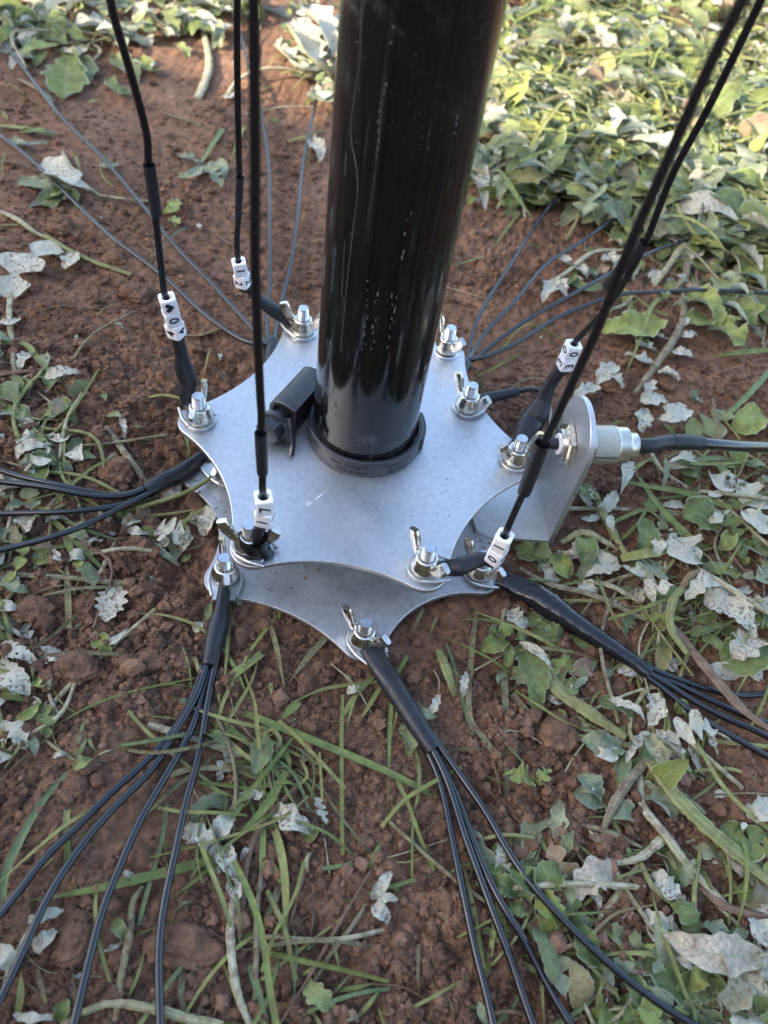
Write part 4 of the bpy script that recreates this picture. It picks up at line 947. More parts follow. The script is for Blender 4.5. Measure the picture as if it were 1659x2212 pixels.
LF([(715, 170), (670, 120), (640, 40)], 95, 'ragged', 'W', 10, 14); LF([(720, 120), (700, 60), (660, 10)], 80, 'ragged', 'W', 16, 14); LF([(700, 150), (655, 150), (620, 105)], 55, 'toothed', 'b', 6, 8); LF([(725, 210), (700, 215), (690, 190)], 60, 'ragged', 'b', 5, 8); LF([(640, 150), (620, 120), (598, 92)], 48, 'toothed', 'W', 5, 8)
LF([(690, 160), (650, 165), (630, 155)], 34, 'ovate', 'g'); GB([(695, 130), (640, 150), (600, 160)], 9, 'gy'); LF([(670, 300), (688, 318), (690, 352)], 34, 'ovate', 'W', 4, 5, .9); GB([(668, 300), (662, 335), (672, 372)], 7, 'gy'); GB([(622, 306), (660, 295), (712, 278)], 8, 'gy')
GB([(0, 272), (60, 278), (118, 292)], 11, 'gy', taper=CUT); LF([(40, 285), (85, 283), (125, 288)], 20, 'toothed', 'g'); LF([(15, 303), (60, 312), (105, 308)], 22, 'toothed', 'b'); GB([(5, 240), (20, 262)], 6); 
LF([(192, 412), (150, 392), (94, 346)], 74, 'ragged', 'W', 6, 6, .2); LF([(165, 410), (110, 405), (38, 392)], 50, 'ovate', 'b', 2, 3); LF([(168, 430), (125, 430), (62, 448)], 52, 'ovate', 'd', 1.5, 2); LF([(150, 400), (120, 420), (95, 432)], 34, 'ovate', 'y'); LF([(150, 415), (165, 430), (162, 452)], 24, 'ovate', 'g')
ST([(135, 328), (165, 382), (216, 422)], 10, 'sp'); ST([(214, 421), (270, 430), (345, 436)], 7, 'sp'); ST([(50, 388), (80, 382), (125, 386)], 7, 'sp'); GB([(163, 333), (170, 360), (183, 384)], 7, 'gd'); ST([(0, 350), (40, 352), (78, 372)], 9, 'st')
LF([(352, 462), (372, 450), (380, 430)], 30, 'ragged', 'y'); LF([(368, 475), (382, 480), (380, 490)], 24, 'ovate', 'y'); LF([(425, 485), (432, 490), (434, 498)], 10, 'ovate')
GB([(482, 278), (458, 315), (436, 352)], 12, 'gd', taper=CUT); LF([(430, 355), (410, 340), (385, 335)], 26, 'lobed', 'b'); LF([(435, 360), (415, 378), (378, 384)], 28, 'toothed', 'b'); LF([(440, 360), (465, 380), (478, 408)], 44, 'lobed', 'b'); LF([(465, 350), (480, 365), (485, 390)], 30, 'ovate', 'b'); GB([(527, 275), (515, 300), (498, 350)], 8, 'gy')
LF([(220, 352), (235, 358), (258, 356)], 24, 'ovate', 'b'); ST([(350, 245), (400, 258), (440, 275)], 5, 'sm'); ST([(195, 655), (230, 640), (262, 626)], 5, 'st'); ST([(93, 668), (140, 660), (220, 668)], 4, 'st'); ST([(55, 750), (85, 738), (112, 736)], 5, 'st'); ST([(395, 725), (440, 722), (485, 705)], 9, 'st'); ST([(450, 495), (495, 525), (520, 540)], 5, 'st')
# --- left
ST([(0, 457), (40, 475), (70, 497), (100, 514)], 13, 'sp'); ST([(95, 508), (150, 540), (210, 568), (286, 594)], 12, 'sg', taper=(1.1, .9, 1)); ST([(0, 487), (40, 486)], 6, 'sg')
LF([(24, 650), (30, 600), (58, 562), (105, 545), (160, 548)], 92, 'lobed', 'W', 3, 6, .15, rip=.05); ST([(28, 745), (20, 690), (24, 630), (40, 590)], 12, 'sp'); LF([(158, 548), (148, 565), (138, 580)], 36, 'round', 'W', 4, 3, .1); LF([(40, 690), (20, 695), (-5, 700)], 30, 'ragged'); ST([(28, 740), (30, 790), (40, 820)], 12, 'sm'); LF([(0, 720), (-8, 740), (2, 760)], 22, 'ovate')
GB([(0, 742), (55, 745), (92, 790), (128, 825)], 13, 'gb', taper=CUT); GB([(0, 863), (50, 912), (100, 962), (132, 1032)], 15, 'gd', taper=CUT); GB([(135, 825), (165, 842), (205, 826)], 9, 'gy', taper=(1, 1, .8, .6, .4)); GB([(168, 848), (180, 838), (198, 838)], 6, 'gy')
LF([(100, 800), (108, 830), (100, 850)], 38, 'ovate', 'g'); LF([(75, 760), (50, 775), (40, 800)], 34, 'ragged', 'W'); ST([(0, 803), (60, 800), (95, 795)], 7, 'st'); LF([(95, 760), (100, 780), (95, 800)], 20, 'ovate', 'b'); LF([(218, 850), (225, 860), (222, 872)], 16, 'ovate', 'g')
LF([(20, 880), (45, 900), (78, 905)], 55, 'ragged', 'b'); LF([(150, 870), (120, 885), (90, 900)], 45, 'ragged', 'b'); LF([(160, 905), (140, 880), (120, 870)], 36, 'ovate', 'g'); LF([(155, 940), (130, 948), (100, 940)], 24, 'ragged', 'W'); LF([(75, 960), (55, 945), (40, 950)], 40, 'ragged', 'W'); ST([(80, 845), (120, 880), (150, 930)], 6, 'sp')
LF([(55, 1010), (80, 995), (102, 972)], 50, 'lobed', 'W', 5, 4); LF([(50, 1030), (80, 1030), (104, 990)], 50, 'ovate', 'g', 3, 4); LF([(0, 1045), (35, 1050), (68, 1040)], 44, 'toothed', 'W'); LF([(230, 893), (260, 900), (268, 898)], 20, 'ragged', 'b'); ST([(0, 995), (40, 1005), (75, 1020)], 6, 'st')
ST([(230, 922), (275, 985), (320, 1048)], 16, 'sm'); LF([(262, 890), (268, 930), (270, 950)], 16, 'ragged', 'W'); GB([(285, 920), (300, 922), (330, 920)], 6, 'gd'); GB([(398, 930), (405, 960), (410, 995)], 6, 'gb')
LF([(60, 1112), (54, 1130), (50, 1152)], 44, 'ovate', 'W', 5, 4, .3); ST([(78, 1062), (66, 1085), (54, 1108)], 13, 'sp'); LF([(52, 1152), (48, 1200), (30, 1240), (0, 1272)], 26, 'lobed', 'y', 4, 3, .3); ST([(65, 1097), (119, 1097), (172, 1074)], 11, 'sg'); GB([(104, 1113), (167, 1176), (232, 1241)], 13, 'gb', taper=CUT)
GB([(119, 1113), (200, 1150), (275, 1171)], 9, 'gd'); GB([(142, 1155), (150, 1180), (158, 1206)], 16, 'gb', taper=(.6, 1, 1, .8, .5)); GB([(144, 1222), (147, 1290), (149, 1358)], 13, 'gm', taper=(.5, .9, 1, 1, .9)); ST([(0, 1240), (143, 1247), (285, 1263)], 15, 'sm', taper=(1, .8, 1.2)); ST([(252, 1164), (222, 1226), (194, 1282)], 12, 'sm')
LF([(110, 1188), (125, 1205), (143, 1212)], 20, 'ovate'); LF([(152, 1208), (165, 1198), (184, 1212)], 28, 'ovate'); LF([(160, 1210), (175, 1222), (182, 1228)], 18, 'ovate', 'y'); ST([(108, 1115), (107, 1160), (105, 1190)], 7, 'sg'); ST([(190, 1150), (194, 1180), (197, 1195)], 8, 'sp'); LF([(70, 1215), (95, 1212), (112, 1190)], 14, 'lance', 'g')
ST([(258, 1117), (340, 1112), (417, 1101), (475, 1083)], 8, 'sg'); LF([(340, 1142), (378, 1150), (420, 1160)], 62, 'lobed', 'W', 5, 5, .1); LF([(430, 1105), (445, 1130), (438, 1158)], 48, 'ovate', 'W', 3, 4); LF([(204, 1112), (230, 1120), (250, 1130)], 22, 'ragged', 'W'); LF([(262, 1130), (285, 1125), (308, 1122)], 24, 'ragged'); LF([(275, 1145), (300, 1150), (330, 1158)], 22, 'ragged'); LF([(350, 1160), (355, 1175), (352, 1180)], 22, 'ovate'); LF([(385, 1150), (395, 1175), (392, 1195)], 34, 'ragged')
LF([(345, 1085), (375, 1065), (390, 1048)], 20, 'ovate', 'W'); LF([(288, 1100), (305, 1085), (320, 1075)], 26, 'toothed', 'g'); GB([(315, 1161), (396, 1188), (470, 1160)], 7, 'gm'); LF([(325, 1174), (355, 1200), (388, 1222)], 22, 'toothed', 'b'); LF([(392, 1215), (402, 1205), (408, 1198)], 14, 'ovate', 'g')
LF([(252, 1268), (240, 1300), (228, 1344)], 64, 'ragged', 'W', 4, 2, .05, rip=.03); LF([(0, 1306), (22, 1312), (42, 1318)], 28, 'ovate', 'W', 3, 3); LF([(0, 1395), (40, 1412), (82, 1435)], 40, 'toothed', 'W'); LF([(-10, 1445), (30, 1465), (62, 1502)], 58, 'toothed', 'W', 3, 5); LF([(0, 1500), (25, 1505), (55, 1512)], 30, 'toothed', 'g', 1.5, 2); LF([(230, 1418), (222, 1390), (190, 1376)], 36, 'ragged', 'g'); LF([(222, 1388), (248, 1382), (277, 1358)], 16, 'lance', 'W', 4, 3)
LF([(10, 1240), (30, 1270), (62, 1280)], 40, 'ragged', 'b'); ST([(0, 1352), (30, 1362), (48, 1378)], 12, 'sp'); LF([(98, 1430), (115, 1426), (138, 1432)], 18, 'ragged'); ST([(111, 1440), (107, 1470), (108, 1490)], 13, 'sp'); ST([(106, 1500), (116, 1525), (134, 1548)], 9, 'sp'); LF([(88, 1518), (58, 1545), (22, 1564)], 22, 'ovate', 'y', 3, 4); LF([(92, 1520), (102, 1560), (98, 1600)], 38, 'lobed', 'g'); LF([(0, 1590), (30, 1580), (58, 1618)], 50, 'ragged', 'W')
LF([(75, 1470), (85, 1480), (98, 1480)], 22, 'ovate', 'y'); ST([(68, 1428), (70, 1450), (72, 1470)], 9, 'sg'); ST([(98, 1598), (128, 1622), (162, 1642)], 8, 'sp'); LF([(115, 1635), (130, 1630), (142, 1636)], 14, 'ragged'); GB([(160, 1630), (172, 1590), (184, 1546)], 10, 'gd', taper=(.8, 1, .9, .6, .05)); GB([(166, 1638), (178, 1612), (191, 1583)], 9, 'gd'); GB([(190, 1585), (198, 1610), (214, 1630)], 8, 'gd'); ST([(214, 1630), (232, 1622), (246, 1618)], 5, 'sp')
GB([(112, 1572), (192, 1527), (298, 1490), (430, 1463)], 5, 'gb', taper=(.3, .8, 1, .9, .6)); GB([(300, 1492), (360, 1478), (425, 1486)], 4, 'gb'); LF([(196, 1640), (178, 1645), (158, 1662)], 26, 'ovate', 'y'); GB([(145, 1668), (80, 1750), (18, 1872), (0, 1968)], 17, 'gd', taper=(.5, .8, 1, 1, .9)); ST([(60, 1540), (48, 1600), (10, 1660)], 8, 'sg'); LF([(30, 1420), (15, 1430), (0, 1425)], 20, 'ovate', 'g')
GB([(145, 1750), (143, 1800), (145, 1860)], 14, 'gy', taper=CUT); LF([(146, 1842), (148, 1855), (144, 1868)], 18, 'ovate', 'g'); GB([(460, 1858), (325, 1893), (200, 1922), (60, 1946)], 21, 'gb', taper=(.9, 1, .95, .6, .05), dz=3); GB([(462, 1866), (420, 1905), (368, 1942)], 9, 'gb'); LF([(270, 1905), (275, 1890), (290, 1900)], 20, 'ragged')
ST([(320, 1565), (420, 1595), (522, 1630)], 17, 'sp', taper=(1, 1, 1)); ST([(350, 1682), (425, 1660), (612, 1660)], 17, 'sp', taper=(.8, .8, 1)); GB([(515, 1535), (675, 1600), (829, 1665), (942, 1722)], 17, 'gb', taper=CUT); GB([(450, 1548), (500, 1580), (552, 1616)], 18, 'gb', taper=CUT); GB([(566, 1413), (515, 1450), (463, 1490)], 18, 'gy', taper=CUT)
ST([(308, 1914), (287, 1949), (280, 2018), (266, 2088), (255, 2157), (245, 2225)], 17, 'sm', dz=3); ST([(180, 2187), (243, 2167), (336, 2180), (400, 2198), (480, 2216)], 20, 'sp', dz=5, taper=(.7, 1, 1)); LF([(62, 1992), (95, 1975), (138, 1968)], 30, 'ragged', 'W', 3, 3); LF([(72, 2048), (100, 2030), (118, 2008)], 38, 'ovate', 'W'); LF([(-8, 2062), (12, 2070), (30, 2095)], 44, 'ovate'); ST([(66, 2002), (28, 2072), (4, 2136)], 10, 'sp'); LF([(247, 1990), (258, 2005), (268, 2028)], 28, 'ovate', 'b')
LF([(128, 2205), (133, 2180), (138, 2158)], 32, 'ovate', 'g'); GB([(40, 2185), (46, 2145), (45, 2095)], 16, 'gy'); GB([(80, 2095), (92, 2140), (106, 2192)], 10, 'gm'); GB([(272, 2165), (300, 2100), (318, 2025)], 7, 'gb'); LF([(28, 2192), (75, 2200), (128, 2196)], 22, 'ragged', 'W'); ST([(185, 2185), (150, 2205), (130, 2215)], 14, 'sm'); LF([(380, 1965), (400, 1950), (418, 1952)], 8, 'lance', 't')
# --- bottom middle tangle
for q, w_, c_ in (([(620, 1665), (575, 1740), (525, 1795), (500, 1828)], 17, 'gb'), ([(560, 1600), (575, 1655), (592, 1738)], 9, 'gm'), ([(570, 1585), (590, 1575), (605, 1600), (600, 1625), (648, 1655)], 9, 'gy'), ([(530, 1628), (590, 1660), (640, 1740), (690, 1752)], 10, 'gb'),
                  ([(585, 1640), (560, 1680), (575, 1745)], 10, 'gb'), ([(650, 1640), (662, 1680), (610, 1720)], 7, 'gy'), ([(480, 1590), (540, 1640), (590, 1655)], 11, 'gy'), ([(600, 1600), (625, 1645), (618, 1700)], 10, 'gb'), ([(690, 1625), (694, 1740), (660, 1752)], 6, 'gy'),
                  ([(440, 1690), (475, 1710), (520, 1725)], 9, 'gb'), ([(525, 1735), (505, 1760), (498, 1745)], 10, 'gb'), ([(570, 1770), (605, 1700), (640, 1660)], 12, 'gy'), ([(560, 1700), (620, 1690), (660, 1712)], 10, 'gb'), ([(510, 1650), (570, 1640), (602, 1632)], 10, 'gb')): GB(q, w_, c_, dz=random.uniform(2, 7))
GB([(325, 1852), (450, 1820), (600, 1770), (666, 1720)], 6, 'gy', taper=(.4, .8, 1, 1, .9), dz=7); GB([(740, 1500), (738, 1620), (741, 1846)], 9, 'gb', taper=(.7, .9, 1, 1, 1)); GB([(740, 1545), (770, 1500), (835, 1435)], 10, 'gb'); GB([(880, 1417), (850, 1480), (842, 1560), (840, 1640), (838, 1760)], 10, 'gb')
LF([(398, 1790), (435, 1810), (475, 1842)], 50, 'ragged', 'W', 4, 4, .3); LF([(460, 1808), (480, 1785), (505, 1762)], 42, 'ovate', 'W', 5, 4); LF([(486, 1828), (490, 1860), (508, 1895)], 42, 'ovate', 'W', 6, 4); LF([(498, 1897), (508, 1925), (500, 1952)], 32, 'ovate', 'W', 5, 3); LF([(540, 1722), (555, 1710), (568, 1694)], 30, 'ragged'); LF([(592, 1745), (635, 1775), (682, 1800)], 52, 'ragged', 'W', 4, 5, .4); LF([(660, 1815), (672, 1800), (683, 1785)], 30, 'toothed', 'g'); LF([(520, 1858), (532, 1835), (538, 1828)], 12, 'ovate')
LF([(415, 1790), (430, 1745), (495, 1728)], 45, 'fan', 'b', 2, 2); ST([(503, 1951), (498, 2020), (503, 2086), (516, 2152), (545, 2225)], 20, 'sp', dz=4); GB([(490, 1830), (543, 1941), (569, 2033), (582, 2126), (600, 2225)], 14, 'gb', dz=9, taper=(.8, 1, 1, 1, 1)); GB([(566, 1745), (568, 1810), (566, 1878)], 13, 'gb', taper=CUT); ST([(566, 1875), (556, 1962), (553, 2073), (548, 2210)], 13, 'sm'); GB([(582, 1760), (606, 1835), (617, 1914), (614, 2020), (588, 2113)], 17, 'gy'); GB([(574, 1845), (609, 1904)], 13, 'gb', taper=CUT)
GB([(601, 1920), (588, 1955), (564, 1996)], 15, 'gm'); ST([(802, 1880), (765, 1941), (715, 2025), (662, 2120), (600, 2222)], 7, 'st', dz=4); ST([(670, 1840), (643, 1941), (611, 2041), (588, 2122)], 5, 'st'); ST([(791, 1954), (754, 2010), (715, 2060), (678, 2120)], 11, 'sm'); ST([(670, 1842), (662, 1860), (665, 1885)], 10, 'sp')
LF([(812, 1935), (830, 1905), (846, 1882)], 24, 'ovate', 'W', 5, 3); LF([(815, 1945), (835, 1940), (860, 1942)], 20, 'ovate', 'W', 5, 2); LF([(808, 1955), (822, 1970), (840, 1990)], 30, 'round', 'W', 4, 3); LF([(806, 1942), (812, 1925), (822, 1905)], 22, 'ovate', 'W'); GB([(696, 1876), (735, 1870), (777, 1861)], 9, 'gd', taper=CUT); GB([(762, 1803), (780, 1820), (803, 1842)], 9, 'gm', taper=CUT); GB([(794, 1876), (810, 1845), (825, 1812)], 11, 'gb')
LF([(660, 2125), (690, 2155), (726, 2188)], 46, 'ragged', 'y', 4, 4, .4); LF([(725, 2190), (760, 2195), (775, 2205)], 24, 'ragged', 't'); ST([(709, 2157), (735, 2130), (756, 2106)], 5, 'sg'); GB([(715, 2025), (728, 2070), (738, 2114)], 7, 'gy'); GB([(733, 2139), (775, 2132), (814, 2122)], 9, 'gb'); GB([(775, 2194), (800, 2165), (825, 2132)], 10, 'gb'); GB([(720, 2165), (760, 2150), (800, 2140)], 6, 'gy'); GB([(655, 2105), (670, 2095), (698, 2080)], 7, 'gy')
ST([(440, 2150), (425, 2200), (415, 2230)], 6, 'st'); ST([(395, 2140), (400, 2200)], 10, 'sg'); GB([(395, 2090), (392, 2150), (396, 2215)], 13, 'gm'); GB([(540, 2085), (560, 2150), (580, 2215)], 16, 'gd'); ST([(460, 2100), (470, 2160), (455, 2220)], 5, 'st')
for q, w_, c_ in (([(578, 1333), (598, 1400), (618, 1502)], 11, 'gm'), ([(709, 1373), (665, 1420), (622, 1478)], 14, 'gm'), ([(812, 1452), (770, 1500), (745, 1590)], 9, 'gb'), ([(824, 1480), (797, 1525), (768, 1570)], 10, 'gb'), ([(828, 1472), (701, 1488), (610, 1530)], 8, 'gb'), ([(646, 1516), (606, 1554)], 18, 'gb'),
                  ([(499, 1290), (491, 1409), (479, 1530)], 9, 'gy'), ([(479, 1393), (510, 1450), (543, 1522)], 9, 'gb'), ([(598, 1330), (535, 1415), (528, 1450), (545, 1510)], 8, 'gy'), ([(602, 1302), (604, 1342)], 8, 'gb'), ([(916, 1313), (900, 1345), (888, 1375)], 8, 'gm'), ([(659, 1318), (668, 1340)], 10, 'gb'), ([(420, 1420), (430, 1450), (438, 1480)], 9, 'gy'), ([(395, 1400), (408, 1440), (415, 1500)], 5, 'gy'), ([(476, 1480), (472, 1505), (478, 1540)], 7, 'gy'), ([(585, 1475), (586, 1502)], 8, 'gy')): GB(q, w_, c_)
LF([(925, 1548), (938, 1525), (950, 1498)], 20, 'ragged'); LF([(900, 1520), (920, 1545), (945, 1548)], 24, 'ragged', 'b'); LF([(750, 1496), (765, 1490), (780, 1496)], 24, 'ragged', 'W'); LF([(875, 1558), (885, 1595), (884, 1634)], 40, 'ovate', 'b', 2, 2); LF([(500, 1300), (515, 1290), (520, 1310)], 26, 'ovate', 'b'); LF([(420, 1365), (430, 1350), (440, 1345)], 20, 'ovate'); LF([(455, 1300), (450, 1330), (460, 1350)], 16, 'ovate', 'g')
# --- right foreground
GB([(1029, 1325), (1020, 1400), (1014, 1540), (1050, 1600), (1086, 1655)], 12, 'gm', taper=CUT); GB([(1085, 1395), (1090, 1500), (1094, 1732)], 16, 'gm', taper=(.8, 1, 1, 1, .7)); GB([(1105, 1500), (1130, 1530), (1162, 1568)], 16, 'gm', taper=CUT); GB([(1060, 1575), (1095, 1610), (1132, 1652)], 10, 'gb', taper=CUT); GB([(945, 1330), (928, 1372)], 7, 'gm')
ST([(948, 1405), (965, 1450), (982, 1502)], 22, 'sg', dz=4, arch=6); LF([(1000, 1505), (1002, 1480), (1008, 1450)], 20, 'ragged', 'W', 5, 4); ST([(990, 1500), (996, 1475), (988, 1450)], 8, 'st')
LF([(1150, 1690), (1122, 1676), (1090, 1668)], 52, 'lobed', 'y', 7, 6); LF([(1158, 1690), (1172, 1676), (1186, 1660)], 30, 'lobed', 'y', 7, 4); ST([(1145, 1688), (1170, 1690), (1192, 1714)], 6, 'sg', dz=4)
LF([(1128, 1392), (1152, 1450), (1160, 1545)], 68, 'toothed', 'g', 4, 6, .4); LF([(1120, 1388), (1165, 1410), (1195, 1450)], 20, 'toothed', 'W', 9, 4); ST([(1172, 1415), (1205, 1490), (1275, 1540), (1352, 1592)], 33, 'sg', dz=6, flat=.3); LF([(1210, 1440), (1195, 1470), (1175, 1502)], 44, 'ovate', 'g'); LF([(1210, 1470), (1235, 1490), (1240, 1480)], 24, 'ovate', 'g', 5); LF([(1180, 1500), (1200, 1515), (1220, 1520)], 14, 'lance', 'W')
LF([(1092, 1385), (1065, 1392), (1038, 1410)], 42, 'ovate', 'g', 6, 4); LF([(1085, 1372), (1095, 1360), (1108, 1368)], 28, 'ovate', 'y', 7, 3); LF([(1090, 1395), (1097, 1418), (1095, 1442)], 30, 'ovate', 'g', 6, 3); LF([(1078, 1370), (1070, 1362), (1062, 1375)], 26, 'ovate', 'g', 6); LF([(1115, 1378), (1128, 1375), (1135, 1385)], 24, 'ovate', 'g', 6); ST([(1092, 1310), (1084, 1345), (1080, 1375)], 9, 'sp'); LF([(1090, 1450), (1080, 1465), (1085, 1480)], 22, 'ragged', 'b')
LF([(1100, 1320), (1120, 1340), (1142, 1352)], 44, 'ragged', 'W'); LF([(1175, 1330), (1200, 1320), (1225, 1318)], 40, 'ragged', 'W', 3); LF([(1130, 1330), (1190, 1365), (1160, 1375)], 40, 'toothed', 'd', 2); LF([(1150, 1350), (1185, 1372), (1215, 1390)], 40, 'toothed', 'g', 2)
LF([(1300, 1722), (1275, 1690), (1252, 1668)], 52, 'toothed', 'b', 5); LF([(1300, 1735), (1270, 1725), (1248, 1700)], 50, 'ovate', 'b', 4); LF([(1322, 1745), (1345, 1752), (1368, 1762)], 52, 'ovate', 'b', 4); ST([(1400, 1640), (1355, 1690), (1325, 1740), (1305, 1792)], 24, 'sm', dz=7); LF([(1325, 1690), (1350, 1690), (1365, 1710)], 30, 'ragged', 'b'); LF([(1300, 1790), (1290, 1810), (1272, 1800)], 26, 'ragged', 't')
LF([(1342, 1615), (1300, 1608), (1252, 1598)], 62, 'toothed', 'b', 6); LF([(1340, 1625), (1310, 1630), (1280, 1620)], 34, 'ragged', 'W', 7); LF([(1396, 1590), (1420, 1620), (1450, 1662)], 44, 'ovate', 'c', 8, 8, .9); LF([(1400, 1580), (1370, 1610), (1350, 1655)], 22, 'ragged', 'W', 8); LF([(1292, 1512), (1330, 1525), (1372, 1548)], 34, 'toothed', 'd', 5); LF([(1310, 1508), (1370, 1530), (1395, 1560)], 24, 'ragged', 'W', 8); LF([(1405, 1500), (1420, 1530), (1400, 1570)], 44, 'ragged', 'w', 6)
LF([(1445, 1600), (1500, 1568), (1550, 1580)], 62, 'lobed', 'W', 6, 6, .2); ST([(1545, 1580), (1565, 1590), (1582, 1602)], 7, 'sp', dz=5); LF([(1450, 1600), (1470, 1630), (1465, 1650)], 26, 'ragged', 'W'); LF([(1340, 1440), (1365, 1450), (1392, 1470)], 50, 'ragged', 'W', 3); LF([(1460, 1540), (1475, 1525), (1485, 1550)], 30, 'ovate', 'g')
ST([(1405, 1645), (1455, 1715), (1555, 1815), (1665, 1908)], 38, 'sg', dz=9, flat=.3); ST([(1384, 1675), (1390, 1740), (1440, 1805), (1495, 1880), (1572, 1957)], 22, 'sp', dz=5); ST([(1230, 1775), (1310, 1795), (1388, 1832)], 13, 'sm', dz=4); ST([(1270, 1862), (1370, 1858), (1432, 1813)], 15, 'sp', dz=5, taper=(.8, 1, 1.5)); ST([(1380, 1868), (1335, 1930), (1288, 1994)], 14, 'sp', dz=4); ST([(1385, 1865), (1410, 1915), (1458, 1957)], 14, 'sg', dz=6)
LF([(1342, 1905), (1285, 1890), (1222, 1948)], 68, 'ragged', 'c', 5, 6, .3); LF([(1272, 1922), (1290, 1945), (1297, 1978)], 24, 'ragged', 'W'); ST([(1178, 2105), (1192, 2060), (1265, 2030), (1330, 1975), (1412, 1956)], 9, 'st', dz=7); LF([(1455, 1945), (1490, 1975), (1515, 2015)], 56, 'ragged', 'g', 7, 5, -.5); LF([(1535, 1992), (1550, 2012), (1565, 2030)], 46, 'ovate', 'b', 6); LF([(1402, 1895), (1440, 1915), (1478, 1955)], 52, 'ragged', 'W', 4); LF([(1388, 1975), (1430, 1995), (1475, 2018)], 46, 'ragged', 'W', 5); LF([(1500, 1985), (1485, 2010), (1490, 2030)], 50, 'ragged', 'b', 3); LF([(1575, 2050), (1590, 2030), (1612, 2010)], 30, 'toothed', 'b', 6)
LF([(1648, 2068), (1540, 2060), (1430, 2022)], 80, 'ovate', 'c', 12, 6, .5); LF([(1600, 2062), (1592, 2120), (1575, 2185)], 115, 'ragged', 'c', 10, 5, .45); LF([(1400, 2018), (1455, 2090), (1545, 2170)], 130, 'toothed', 'd', 4, 3, .15); LF([(1540, 2085), (1500, 2140), (1470, 2170)], 70, 'toothed', 'd', 3); ST([(1665, 2060), (1630, 2066), (1590, 2068)], 9, 'sp', dz=11)
LF([(1150, 1920), (1130, 1895), (1112, 1868)], 62, 'toothed', 'g', 5); LF([(1168, 1922), (1185, 1895), (1205, 1872)], 66, 'toothed', 'g', 6); LF([(1112, 1932), (1088, 1910), (1062, 1902)], 48, 'toothed', 'g', 4); LF([(1100, 1852), (1085, 1838), (1068, 1826)], 32, 'toothed', 'y'); LF([(1162, 1928), (1190, 1965), (1222, 2012)], 56, 'toothed', 'y', 5); LF([(1292, 2082), (1268, 2040), (1250, 1998)], 62, 'toothed', 'g', 5); LF([(1402, 2182), (1380, 2140), (1365, 2105)], 52, 'toothed', 'g', 6); ST([(1225, 2020), (1270, 2080), (1335, 2152)], 11, 'sg', dz=5); ST([(1325, 2178), (1430, 2186), (1510, 2215)], 14, 'sg', dz=6); LF([(1110, 1945), (1120, 1960), (1145, 1965)], 34, 'toothed', 'g', 3)
LF([(1352, 2035), (1330, 2015), (1308, 2012)], 46, 'ragged', 'b', 3); ST([(1300, 2045), (1370, 2050), (1410, 2080)], 8, 'sg'); LF([(1365, 2020), (1378, 2040), (1372, 2060)], 22, 'ragged', 'W'); LF([(1330, 2180), (1300, 2190), (1280, 2205)], 50, 'toothed', 'g', 4); LF([(1340, 2190), (1360, 2205), (1380, 2225)], 60, 'toothed', 'g', 4); LF([(1490, 2140), (1510, 2110), (1520, 2100)], 40, 'toothed', 'y', 7)
GB([(994, 1840), (1020, 1950), (1050, 2112)], 10, 'gy', taper=(.1, .6, 1, 1, .9)); GB([(1106, 1790), (1080, 1925), (1052, 2105)], 11, 'gy', taper=CUT); GB([(1105, 1825), (1170, 1785), (1247, 1738)], 15, 'gm', taper=CUT); GB([(1108, 2072), (1170, 2100), (1242, 2112)], 12, 'gb'); GB([(1130, 1975), (1150, 2020), (1172, 2072)], 9, 'gb'); GB([(1505, 1605), (1555, 1690), (1610, 1750), (1662, 1792)], 10, 'gy', taper=CUT, dz=9); GB([(1460, 1640), (1512, 1611)], 16, 'gb', taper=CUT); GB([(1475, 1655), (1465, 1700), (1452, 1765)], 9, 'gy'); GB([(1440, 1840), (1455, 1870), (1470, 1900)], 10, 'gy')
LF([(1560, 1780), (1605, 1822), (1662, 1800)], 74, 'lobed', 'g', 4); LF([(1615, 1960), (1640, 1930), (1664, 1900)], 46, 'ragged', 'p', 5); LF([(1612, 1760), (1640, 1750), (1662, 1725)], 50, 'toothed', 'W', 6); LF([(1664, 2078), (1635, 2090), (1612, 2104)], 50, 'ovate', 'W', 8); LF([(1636, 1990), (1650, 2010), (1664, 2040)], 62, 'toothed', 'W', 8); LF([(1640, 2200), (1650, 2150), (1664, 2130)], 60, 'ovate', 'g', 7); ST([(1495, 1900), (1560, 1955), (1620, 1975), (1670, 1978)], 20, 'st', dz=4); LF([(1460, 2195), (1510, 2200), (1560, 2215)], 70, 'toothed', 'g', 2); ST([(1590, 2120), (1620, 2180), (1640, 2225)], 14, 'sp', dz=5); LF([(1500, 1820), (1530, 1830), (1555, 1845)], 50, 'ragged', 'b', 2)
ST([(950, 2120), (975, 2170), (985, 2225)], 4, 'st'); ST([(930, 2100), (938, 2140), (965, 2200)], 3, 'st'); ST([(975, 2090), (985, 2140), (1010, 2190)], 4, 'st'); GB([(865, 2190), (940, 2150), (1035, 2095)], 7, 'gy'); GB([(905, 2040), (903, 2110), (907, 2140)], 9, 'gm'); ST([(920, 1955), (970, 1990), (1008, 2018)], 5, 'sm'); GB([(838, 1862), (890, 1860), (960, 1830)], 4, 'gy'); ST([(1035, 2200), (1100, 2185), (1150, 2200)], 9, 'st')
